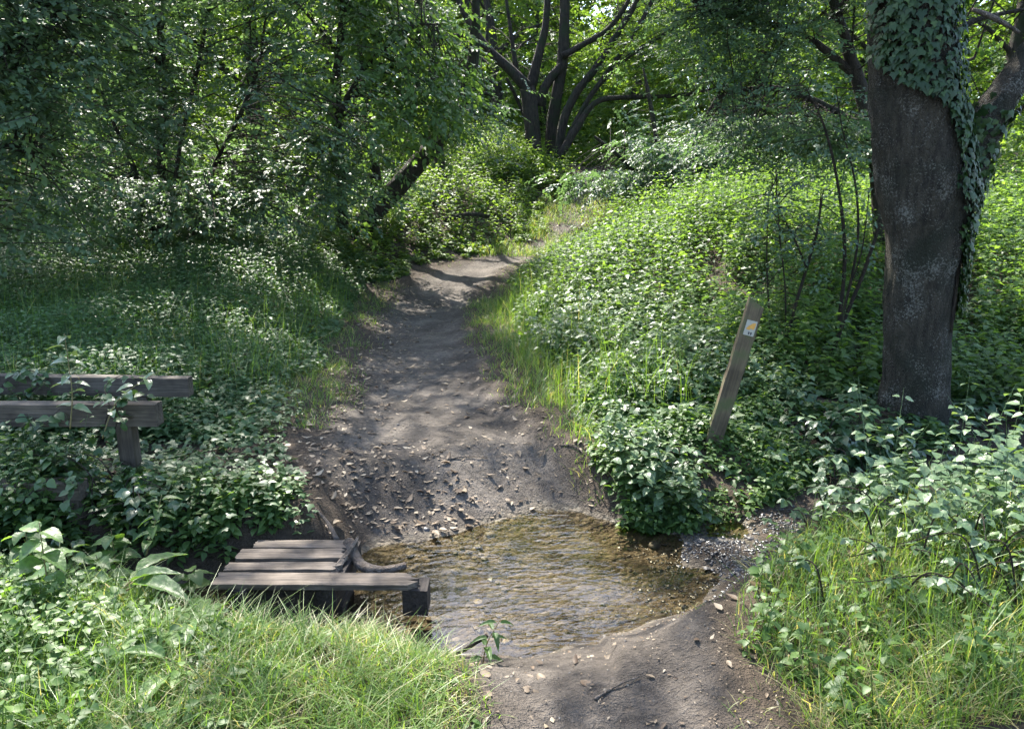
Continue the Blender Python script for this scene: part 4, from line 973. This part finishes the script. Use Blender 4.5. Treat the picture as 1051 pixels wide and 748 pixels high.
# ------------------------------------------------------------------ timber
def board(name, c0, c1, wid, thk, m, parent, jag0=0., jag1=0., wear=.004, seg=36, roll=0., taper=0.):
    """a weathered board from c0 to c1 (centre line), splintered ends, uneven edges"""
    c0 = np.array(c0, float); c1 = np.array(c1, float); d = nrmz(c1 - c0); Ln = np.linalg.norm(c1 - c0)
    up = np.array([0, 0, 1.]) if abs(d[2]) < .8 else np.array([0, -1., 0])
    side = nrmz(np.cross(up, d)); up = np.cross(d, side)
    side, up = side*math.cos(roll) + up*math.sin(roll), up*math.cos(roll) - side*math.sin(roll)
    nw = 9; sd = R.uniform(0, 100)
    e0 = jag0*R.random(nw)**1.3; e1 = jag1*R.random(nw)**1.3
    V = []; tv = np.linspace(0, 1, seg)
    ws = np.linspace(-1, 1, nw)
    for k, t in enumerate(tv):
        for lay in (1, -1):
            for j, q in enumerate(ws):
                L0, L1 = e0[j], Ln - e1[j]; s = L0 + (L1 - L0)*t
                w_ = wid/2*(1 - taper*t); edge = wear*mnoise.noise(Vector((s*9, sd + 5*np.sign(q), 0)))*(abs(q) > .9)
                crown = -.0022*(abs(q) > .9)
                zz = lay*thk/2 + (crown + wear*.6*mnoise.noise(Vector((s*5, q*2, sd))))*(1 if lay > 0 else .3)
                V.append(c0 + d*s + side*(q*(w_ + edge)) + up*zz)
    V = np.array(V); F = []; st = nw*2
    for k in range(seg-1):
        a = k*st; b = a + st
        for j in range(nw-1):
            F.append((a+j, b+j, b+j+1, a+j+1)); F.append((a+nw+j, a+nw+j+1, b+nw+j+1, b+nw+j))
        F.append((a, a+nw, b+nw, b)); F.append((a+nw-1, b+nw-1, b+2*nw-1, a+2*nw-1))
    for a, fl in ((0, 1), ((seg-1)*st, 0)):
        for j in range(nw-1):
            q = (a+j, a+j+1, a+nw+j+1, a+nw+j); F.append(q if fl else q[::-1])
    pc = (c0 + c1)/2
    o = mesh_obj(name, V - pc, np.array(F), m, smooth=False)
    o.location = pc - (parent_world(parent) if parent is not None else 0); o.parent = parent
    return o

BZ = -.105
br = empty('plank_bridge', (-.95, 3.2, -.3), 'broken little bridge of weathered planks at the left side of the ford', 'bridge')
def plank(xl, xr, px_, yf, yb, z, jag, thk=.028, dz=0, dy=0):
    return board('plank', (xl, (yf+yb)/2, z), (xr, (yf+yb)/2 + dy, z + dz), yb - yf, thk, M['plank'], br, .012, jag, .005)
# each row measured off the photograph: (left px, right px, front y px, back y px)
for (l, r, fy, by, jag) in [(215, 429, 599, 586.5, .07), (228, 349, 584, 576, .05), (240, 356, 573, 563, .06), (258, 365, 561, 553.5, .04)]:
    zt = BZ
    def onz(pxv, pyv, z):
        p1 = P(pxv, pyv, 1.0); t = (z - HCAM)/(p1[2] - HCAM); return p1[0]*t, t
    xl, yf = onz(l, fy, zt); xr, _ = onz(r, fy, zt); _, yb = onz(l, by, zt)
    q = plank(xl, xr, 0, yf, yb, zt - .014, jag, dz=R.uniform(-.006, .006), dy=R.uniform(-.008, .008))
board('bearer', (-1.24, 3.0, BZ - .085), (-1.18, 3.5, BZ - .085), .09, .11, M['bearer'], br)
board('bearer', (-.84, 3.02, BZ - .085), (-.82, 3.5, BZ - .085), .09, .11, M['bearer'], br)
board('bearer', (-.83, 3.06, BZ - .2), (-.83, 3.3, BZ - .2), .10, .12, M['bearer'], br)
board('end_block', (-.495, 3.075, BZ - .097), (-.382, 3.075, BZ - .097), .12, .125, M['bearer'], br, wear=.008)
board('broken_strip', (-.845, 3.135, BZ - .03), (-.77, 3.43, BZ + .025), .035, .02, M['plank'], br, .03, .06, roll=.7, taper=.5)
board('void_shade_board', (-1.3, 3.055, BZ - .105), (-.80, 3.055, BZ - .105), .02, .15, M['bearer'], br, .01, .03)  # dark board added in place of the shadowed void under the planks
board('back_board', (-1.3, 3.47, BZ - .09), (-.78, 3.47, BZ - .09), .02, .13, M['bearer'], br, .01, .03)
# bent dead branch lying in the water beside it
rb = Tubes().add(curve(np.array([P(358, 560, 3.42) + [0, 0, .02], P(368, 577, 3.30), P(384, 585, 3.22), P(402, 584, 3.24), P(416, 580, 3.28)]), 24), np.linspace(.030, .016, 24), 12, .005, 3, 20)
tag(rb.build('bent_branch', M['bark_pale']), 'bent bare branch lying in the water against the broken planks', 'branch')

# old rails on the left
def rail_thing(label, Y, x_end, ztop, posts, hh=.125, xl=-4.2, tilt=0.):
    root = empty('timber_rail', (x_end - .2, Y, float(H(x_end - .2, Y))), label, 'railing', 'old timber rails left of the bridge')
    board('rail', (xl, Y, ztop - hh/2 + tilt), (x_end, Y, ztop - hh/2), .085, hh, M['rail'], root, 0, .006, .004, 44)
    for xp in posts:
        zb = float(H(xp, Y)) - .25
        board('post', (xp, Y + .002, zb), (xp, Y + .002, ztop - hh - .003), .085, .075, M['postw'], root, seg=16)
    return root
p = P(163, 413, 3.9); rail_thing('nearer weathered rail on a square post, overgrown by climbing leaves', 3.9, p[0], p[2], [P(130, 440, 3.9)[0], -3.6])
p = P(195, 387, 4.75); rail_thing('farther weathered rail half sunk in the herbs behind the nearer rail', 4.75, p[0], p[2], [P(150, 440, 4.75)[0], -4.2], tilt=.03)
p = P(86, 493, 3.55); rail_thing('low broken rail end hidden among weeds below the nearer rail', 3.55, p[0], p[2], [p[0] - .06], .09, -3.4)

# leaning waymarker post
pb = P(727, 468, 4.70); pt = P(777, 308, 4.68)
wm = empty('waymarker_post', tuple(pb), 'leaning mossy wooden waymarker post with a white and orange sticker', 'waymarker')
dvec = nrmz(pt - pb)
# build upright at origin then lean it
Lm = np.linalg.norm(pt - pb)
post = board('post', (0, 0, -.3), (0, 0, Lm), .10, .085, M['marker'], None, seg=30, wear=.004)
# slanting sawn top
me = post.data
for v in me.vertices:
    wz = v.co.z + post.location.z
    if wz > Lm - .02: v.co.z -= .05*(v.co.x/.105 + .1) + .01
rot = Vector((0, 0, 1)).rotation_difference(Vector(dvec)).to_matrix().to_4x4()
from mathutils import Matrix
rot = rot @ Matrix.Rotation(rad(-9), 4, 'Z')
post.parent = wm
wm.rotation_euler = rot.to_euler()
def plate(name, outline, z, yoff, m, thk=.002, parent=wm):
    n_ = len(outline); o = np.array(outline, float)
    Vp = np.vstack([np.stack([o[:, 0], np.full(n_, yoff), z + o[:, 1]], -1), np.stack([o[:, 0], np.full(n_, yoff - thk), z + o[:, 1]], -1)])
    me = bpy.data.meshes.new(name); fs = [list(range(n_))[::-1], list(range(n_, 2*n_))] + [[i, (i+1) % n_, n_+(i+1) % n_, n_+i] for i in range(n_)]
    me.from_pydata(Vp.tolist(), [], fs); me.materials.append(m); me.update()
    ob = bpy.data.objects.new(name, me); C.objects.link(ob); ob.parent = parent; return ob
zs = Lm - .175
dsc = plate('sticker', [(-.030, -.052), (.036, -.052), (.036, .046), (-.030, .046)], zs, -.0465, M['white'])
plate('arrow', [(-.024, -.012), (-.010, .010), (.010, .030), (.028, .036), (.030, .010), (.024, -.010), (.005, -.004), (.0, -.016)], zs, -.0487, M['orange'], .0012, dsc)
for k, x0 in enumerate((-.002, .012)):
    plate('numeral', [(x0, -.045), (x0 + .007, -.045), (x0 + .009, -.028), (x0 + .001, -.028), (x0 - .004, -.034), (x0 + .001, -.035)], zs, -.0487, M['ink'], .0012, dsc)

# ------------------------------------------------------------------ single plants
def shrublet(name, label, stems, leaf, leafw, m, cat='sapling', group=None, per=5, n_leaf=8, slen=.22, tw=True, sub=None, spread=(.06, .06, .05), tmpl=T4, tmean=.5):
    b = stems[0][0]
    root = empty(name, tuple(float(v) for v in b[:3]), label, cat, group)
    lv = Leaves(); extra = Tubes()
    for s_ in stems:
        c = curve(s_, 30); Tubes().add(c[:, :3], c[:, 3], 8, .002, 3, 20).build('stem', M['twig'], root)
    sk = skel_points(stems)
    for (i0, i1, n_) in sub or [(.5, 1, 6)]:
        cs = np.concatenate([curve(s_, 30)[int(i0*29):int(i1*29)+1, :3] for s_ in stems])
        cs = cs[R.integers(len(cs), size=n_*len(stems))]
        sprays(lv, cs, per, spread, leaf, leafw, n_leaf, slen, tmpl, .3, tmean, False, sk, extra, .3)
    if extra.n: extra.build('twig', M['twig'], root)
    if lv.n: lv.build('foliage', m, root)
    return root
YS = 6.9
shrublet('sapling', 'tall thin double stemmed sapling between the waymarker and the ivy tree', [px([(850, 380, .022), (861, 330, .02), (867, 260, .018), (860, 190, .014), (846, 130, .010), (826, 88, .005)], YS), px([(852, 375, .016), (866, 320, .014), (880, 250, .012), (878, 190, .010), (864, 130, .006), (858, 90, .003)], YS + .03)], .05, .65, M['leaf_dark'], per=3, sub=[(.72, 1, 8)], spread=(.14, .14, .08))
shrublet('sapling', 'dark bare stem slanting up to the side of the ivy trunk', [px([(846, 385, .02), (866, 330, .018), (888, 275, .016), (906, 218, .012), (914, 170, .006)], YS - .4), px([(862, 340, .010), (870, 300, .008), (884, 260, .006), (892, 200, .003)], YS - .4)], .05, .65, M['leaf_dark'], per=2, sub=[(.6, 1, 4)], spread=(.12, .12, .08))
shrublet('sapling', 'bushy sapling with forked dark top right above the waymarker', [px([(800, 395, .018), (812, 330, .016), (828, 275, .014), (838, 240, .011), (845, 195, .006)], YS - .2), px([(828, 275, .010), (815, 245, .008), (800, 215, .005), (792, 195, .003)], YS - .2), px([(806, 360, .009), (806, 300, .008), (800, 240, .006), (797, 190, .003)], YS)], .045, .68, M['leaf_dark'], per=4, sub=[(.45, 1, 12)], spread=(.16, .14, .12))
shrublet('sapling', 'slim upright sapling in the nettles just left of the bushy one', [px([(786, 400, .010), (790, 340, .009), (787, 270, .007), (789, 200, .003)], YS + .2)], .045, .68, M['leaf_mid'], per=3, sub=[(.5, 1, 7)], spread=(.12, .12, .1))

def bramble(name, label, cx, cy, n_cane, reach, hgt, leaf, m, cat, group=None, tmean=.55, gapsd=.06, lean=(0, 0)):
    z = float(H(cx, cy)); root = empty(name, (cx, cy, z), label, cat, group)
    lv = Leaves(); tb = Tubes()
    for k in range(n_cane):
        a = R.uniform(0, 6.28); rr_ = reach*R.uniform(.35, 1); hh = hgt*R.uniform(.55, 1.1)
        b = np.array([cx + R.normal(0, reach*.3), cy + R.normal(0, reach*.22), 0]); b[2] = float(H(b[0], b[1])) - .02
        e = b + [math.cos(a)*rr_ + lean[0], math.sin(a)*rr_*.7 + lean[1], hh*R.uniform(.6, 1)]; mdp = b + [(e[0]-b[0])*.35, (e[1]-b[1])*.35, hh*.85]
        c = curve([b, mdp, e], 22); tb.add(c, np.linspace(.0045, .0018, 22), 5, cap=False)
        for t in np.arange(.22, 1.0, gapsd/np.linalg.norm(e-b)):
            q = c[int(t*21)]; az = R.uniform(0, 6.28); pd = np.array([math.cos(az), math.sin(az), .25]); q2 = q + pd*leaf*R.uniform(.5, .9)
            tb.add(np.array([q, q2]), np.array([.0014, .001]), 3, cap=False)
            nr = np.array([R.normal(0, .28), R.normal(0, .28), 1.]); s = leaf*R.uniform(.7, 1.25); tn = np.clip(R.normal(tmean, .2), 0, 1)
            for off, f in ((0, 1.1), (1.15, .85), (-1.15, .85)):
                d = np.array([math.cos(az + off), math.sin(az + off), -.15]); lv.add([q2], [d], [nr], [s*f], [s*f*.72], [tn], TOV)
    lv.build('foliage', m, root); tb.build('cane', M['twig'], root)
    return root
def stand(name, label, x0, x1, y0, y1, n_, h0, h1, leaf, m, tmean, cat='bramble'):
    x, y = R.uniform(x0, x1, n_), R.uniform(y0, y1, n_); cx_, cy_ = (x0+x1)/2, (y0+y1)/2
    k = ((x - cx_)/(x1-x0)*2)**2 + ((y - cy_)/(y1-y0)*2)**2 < 1; x, y = x[k], y[k]
    root = empty(name, (cx_, cy_, float(H(cx_, cy_))), label, cat); lv = Leaves()
    h = R.uniform(h0, h1, len(x)); b_ = R.random(len(x)) < .5
    herbs(lv, x[b_], y[b_], h[b_], 6, leaf, .74, TOV, tmean, flat=.25, lean=.28, stemw=.005, up0=.25)
    herbs(lv, x[~b_], y[~b_], h[~b_]*.85, 5, leaf*.85, .78, TOV, tmean, flat=.25, lean=.4, stemw=.005, whorl=3, up0=.3)
    lv.build('foliage', m, root); return root
stand('bramble_bush', 'big airy sunlit bramble with pale shining leaves at the lower right', 1.5, 3.0, 2.45, 3.35, 125, .35, .78, .066, M['bramble_sunlit'], .6)
bramble('bramble_bush', 'bright bramble mixed with grass nearest the bottom right corner', 1.65, 2.5, 26, .5, .34, .046, M['bramble_sunlit'], 'bramble', None, .65, .08)
bramble('bramble_bush', 'lower bramble with larger shaded leaves beside the gravel bar', 1.62, 3.35, 12, .34, .34, .05, M['bramble_sunlit'], 'bramble', None, .5)
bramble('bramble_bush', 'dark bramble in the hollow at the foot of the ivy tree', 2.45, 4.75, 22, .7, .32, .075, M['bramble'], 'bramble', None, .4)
bramble('bramble_bush', 'bramble with shining leaves coloured pale as sunlit at the far bank right of the ford', .98, 4.4, 13, .36, .2, .045, M['bramble_sunlit'], 'bramble', None, .65)
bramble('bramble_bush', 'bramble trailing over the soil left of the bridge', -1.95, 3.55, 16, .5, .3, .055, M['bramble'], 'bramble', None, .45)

def dock(cx, cy, n_leaf, Ls, label, tilt=.6):
    z = float(H(cx, cy)); root = empty('dock_plant', (cx, cy, z), label, 'dock plant', 'dock plants on the near left bank')
    tb = Tubes()
    for k in range(n_leaf):
        a = 6.28*k/n_leaf + R.normal(0, .3); L_ = Ls*R.uniform(.75, 1.2); el = R.uniform(.25, 1.0)
        b = np.array([cx, cy, z]); d = np.array([math.cos(a)*math.cos(el), math.sin(a)*math.cos(el), math.sin(el)])
        q = b + d*L_*.55; tb.add(np.array([b, b + d*L_*.3 + [0, 0, .01], q]), np.array([.005, .004, .003]), 6)
        d2 = nrmz(d*np.array([1, 1, .45])); nr = np.cross(np.cross(d2, [0, 0, 1]), d2) + R.normal(0, .15, 3)
        Leaves().add([q], [d2], [nr], [L_], [L_*.38], [np.clip(R.normal(.5, .2), 0, 1)], TDOCKS).build('leaf', M['dock'], root)
    tb.build('stalk', M['dock_stalk'], root); return root
def _finer():
    us = np.linspace(0, 1, 12); vs = np.linspace(-1, 1, 7); V = []; 
    for u in us:
        w_ = .5*(np.sin(np.pi*min(1, u*.97 + .03)**.72)**.8) if 0 < u < 1 else .02
        for v in vs:
            V.append((u, v*w_, -.42*u*u + .22*abs(v)*w_ + .018*math.sin(u*26 + 2*abs(v))*abs(v)))
    F = []
    for i in range(11):
        for j in range(6):
            a = i*7 + j; F += [(a, a+7, a+8), (a, a+8, a+1)]
    return np.array(V), np.array(F)
TDOCKS = _finer(); M['dock_stalk'] = flat_mat('reddish stalk', (.16, .13, .05), .6)
for args in [(-1.85, 3.08, 8, .25, 'dock with the longest leaf reaching sideways below the low rail end'), (-1.62, 2.74, 8, .22, 'dock with broad leaves between the rails and the bridge'), (-1.95, 2.4, 7, .21, 'dock among round leaved weeds at the left picture edge'), (-1.3, 2.66, 6, .19, 'small dock by the bare soil in front of the bridge'), (-1.05, 2.08, 6, .17, 'lowest dock, in the grass near the bottom edge'), (-2.3, 2.95, 7, .24, 'dock at the left edge under the low rail')]:
    dock(*args)

def pairs_plant(name, label, pts, r, nodes, leaf, leafw, m, cat, tmean=.6, group=None, up=.1):
    c = curve(pts, 24); root = empty(name, tuple(float(v) for v in c[0]), label, cat, group)
    Tubes().add(c, np.linspace(r, r*.4, 24), 7).build('stem', M['dock_stalk'], root)
    a0 = R.uniform(0, 6)
    lv = Leaves()
    for k in range(nodes):
        t = .2 + .8*(k + .6)/nodes; q = c[min(23, int(t*23))]; a = a0 + k*1.62
        for s_ in (0, np.pi):
            d = np.array([math.cos(a + s_), math.sin(a + s_), up + R.normal(0, .15)]); nr = np.array([R.normal(0, .2), R.normal(-.1, .2), 1.])
            L_ = leaf*(1.1 - .5*abs(t - .5))*R.uniform(.8, 1.15)
            lv.add([q + d*.008], [d], [nr], [L_], [L_*leafw], [np.clip(R.normal(tmean, .12), 0, 1)], TDOCKS)
    lv.build('foliage', m, root); return root
M['pale'] = leaf_mat('sunlit-coloured shining leaf', [(.07, .12, .05), (.11, .16, .08), (.16, .21, .11)], .28, .3, .7)  # whiteness of the sunlit leaves put into the base colour
pairs_plant('bindweed_shoot', 'tall shoot with paired leaves coloured pale as sunlit standing up in front of both rails', [P(72, 440, 3.78), P(74, 405, 3.78), P(70, 370, 3.79), P(66, 342, 3.8)], .004, 8, .085, .55, M['pale'], 'shoot')
pairs_plant('bindweed_shoot', 'shorter shoot coloured pale as sunlit, leaning right over the nearer rail', [P(105, 450, 3.8), P(118, 415, 3.8), P(140, 395, 3.82), P(168, 378, 3.84)], .0035, 6, .075, .6, M['pale'], 'shoot')
WEED = [(30, 590, 2.75, 'tall soft green weed at the left edge below the docks'), (75, 545, 3.0, 'leafy weed standing in front of the low rail end'), (25, 520, 3.1, 'leafy weed at the left edge just under the low rail'), (120, 560, 3.0, 'leafy weed between the low rail end and the bridge'), (60, 640, 2.5, 'pale leafy weed growing out of the near left grass'), (110, 500, 3.3, 'leafy weed growing against the square rail post'), (185, 530, 3.2, 'leafy weed at the left end of the bridge planks'), (35, 470, 3.4, 'leafy weed reaching up to the nearer rail from below')]
for k, (ax, ay, Y_, lab) in enumerate(WEED):
    b_ = P(ax, ay + 20, Y_); b_[2] = float(H(b_[0], Y_)) - .02; hh_ = R.uniform(.26, .42); tip = b_ + [R.normal(0, .06), R.normal(0, .05), hh_]
    pairs_plant('leafy_weed', lab, [b_, (b_ + tip)/2 + [R.normal(0, .02), 0, .01], tip], .004, 7, R.uniform(.075, .11), R.uniform(.55, .75), M['dock'] if k % 3 else M['nettle'], 'weed', .55, 'leafy weeds at the lower left')
# creepers draped over the two rails
def creeper(label, pts_list, leaf, nleaf, m):
    root = empty('creeper', tuple(float(v) for v in pts_list[0][0]), label, 'creeper', 'creepers on the rails'); lv = Leaves()
    for pts in pts_list:
        c = curve(np.array(pts), 30); Tubes().add(c, np.linspace(.003, .0018, 30), 6).build('stem', M['twig'], root)
        q = c[R.integers(0, 30, nleaf)] + R.normal(0, .018, (nleaf, 3)); a = R.uniform(0, 6.28, nleaf)
        s_ = leaf*R.uniform(.6, 1.2, nleaf)
        lv.add(q, np.stack([np.cos(a), np.sin(a) - .3, R.normal(-.3, .2, nleaf)], -1), np.stack([R.normal(0, .3, nleaf), R.normal(-.5, .25, nleaf), np.ones(nleaf)], -1), s_, s_*.85, np.clip(R.normal(.5, .2, nleaf), 0, 1), TOV)
    return lv.build('foliage', m, root)
creeper('creeper hanging over the middle of both rails beside the tall pale shoot', [[P(100, 455, 3.8), P(112, 420, 3.82), P(108, 398, 3.9), P(122, 386, 4.3), P(135, 384, 4.68)], [P(118, 440, 3.8), P(130, 410, 3.83), P(150, 402, 3.86)]], .055, 22, M['ivy_ground'])
creeper('creeper covering the left end of the farther rail', [[P(-10, 415, 4.6), P(10, 388, 4.65), P(30, 380, 4.7), P(52, 392, 4.66)], [P(20, 415, 4.6), P(38, 396, 4.66), P(45, 384, 4.69)]], .06, 20, M['ivy_ground'])
creeper('creeper growing over the low rail end', [[P(20, 520, 3.4), P(38, 500, 3.45), P(60, 490, 3.5), P(80, 494, 3.5)], [P(60, 525, 3.4), P(70, 505, 3.44), P(78, 488, 3.53)]], .05, 18, M['ivy_ground'])
creeper('creeper trailing along the nearer rail at the left edge', [[P(-5, 440, 3.8), P(20, 428, 3.82), P(45, 432, 3.82), P(62, 420, 3.83)]], .06, 16, M['ivy_ground'])
pairs_plant('willow_seedling', 'small seedling standing at the front edge of the ford', [P(494, 690, 2.62), P(500, 660, 2.62), P(514, 635, 2.63)], .003, 5, .075, .32, M['nettle'], 'seedling', .35)
pairs_plant('nettle_plant', 'single tall nettle with seed clusters left of the bridge', [P(150, 570, 3.2), P(158, 540, 3.2), P(166, 508, 3.2)], .004, 6, .08, .5, M['nettle'], 'nettle', .5)
st = Tubes().add(curve(np.array([P(462, 676, 2.72), P(478, 668, 2.74), P(500, 654, 2.8)]) + [0, 0, .01], 12), np.linspace(.006, .009, 12), 8, .002, 1, 30)
tag(st.build('fallen_stick', M['twig']), 'short dark stick lying at the front edge of the ford', 'stick')
st = Tubes().add(curve(np.array([P(320, 520, 3.75), P(336, 538, 3.62), P(346, 556, 3.5)]) + [0, 0, .012], 12), np.linspace(.006, .014, 12), 8, .003, 1, 30)
tag(st.build('fallen_stick', M['bark_pale']), 'pale stick on the bare soil behind the bridge', 'stick')
for (ax, ay, bx_, by_, Y1, Y2, lab) in [(610, 738, 655, 722, 2.15, 2.26, 'thin twig on the bare earth nearest the bottom edge'), (455, 470, 500, 462, 4.5, 4.6, 'thin twig lying across the path above the dead leaves'), (575, 455, 600, 470, 4.68, 4.5, 'thin twig at the right edge of the path below the grass')]:
    q0, q1 = P(ax, ay, Y1), P(bx_, by_, Y2); q0[2] = float(H(q0[0], q0[1])) + .008; q1[2] = float(H(q1[0], q1[1])) + .008
    mq = (q0 + q1)/2 + [.01, .012, .006]; mq[2] = float(H(mq[0], mq[1])) + .012
    tag(Tubes().add(curve(np.array([q0, mq, q1]), 10), np.linspace(.005, .0025, 10), 6, .001, 1, 40).build('fallen_stick', M['bark_pale']), lab, 'stick')
lg = Tubes().add(curve(np.array([P(456, 226, 16.0), P(480, 220, 16.2), P(502, 222, 16.4)]), 14), np.linspace(.055, .04, 14), 10, .015, 4, 6)
tag(lg.build('fallen_log', M['bark_far']), 'short dark log lying in the scrub left of the rising path', 'log')

# ------------------------------------------------------------------ picture
sc.view_settings.view_transform = 'Standard'; sc.view_settings.look = 'None'; sc.view_settings.gamma = 1; sc.view_settings.use_curve_mapping = False
sc.view_settings.exposure = 2.3
cy = sc.cycles
cy.max_bounces = 4; cy.diffuse_bounces = 2; cy.glossy_bounces = 2; cy.transmission_bounces = 3; cy.transparent_max_bounces = 6; cy.use_adaptive_sampling = True; cy.adaptive_threshold = .02; cy.use_light_tree = False
cy.use_denoising = True; cy.sample_clamp_indirect = 6; cy.caustics_reflective = False; cy.caustics_refractive = False
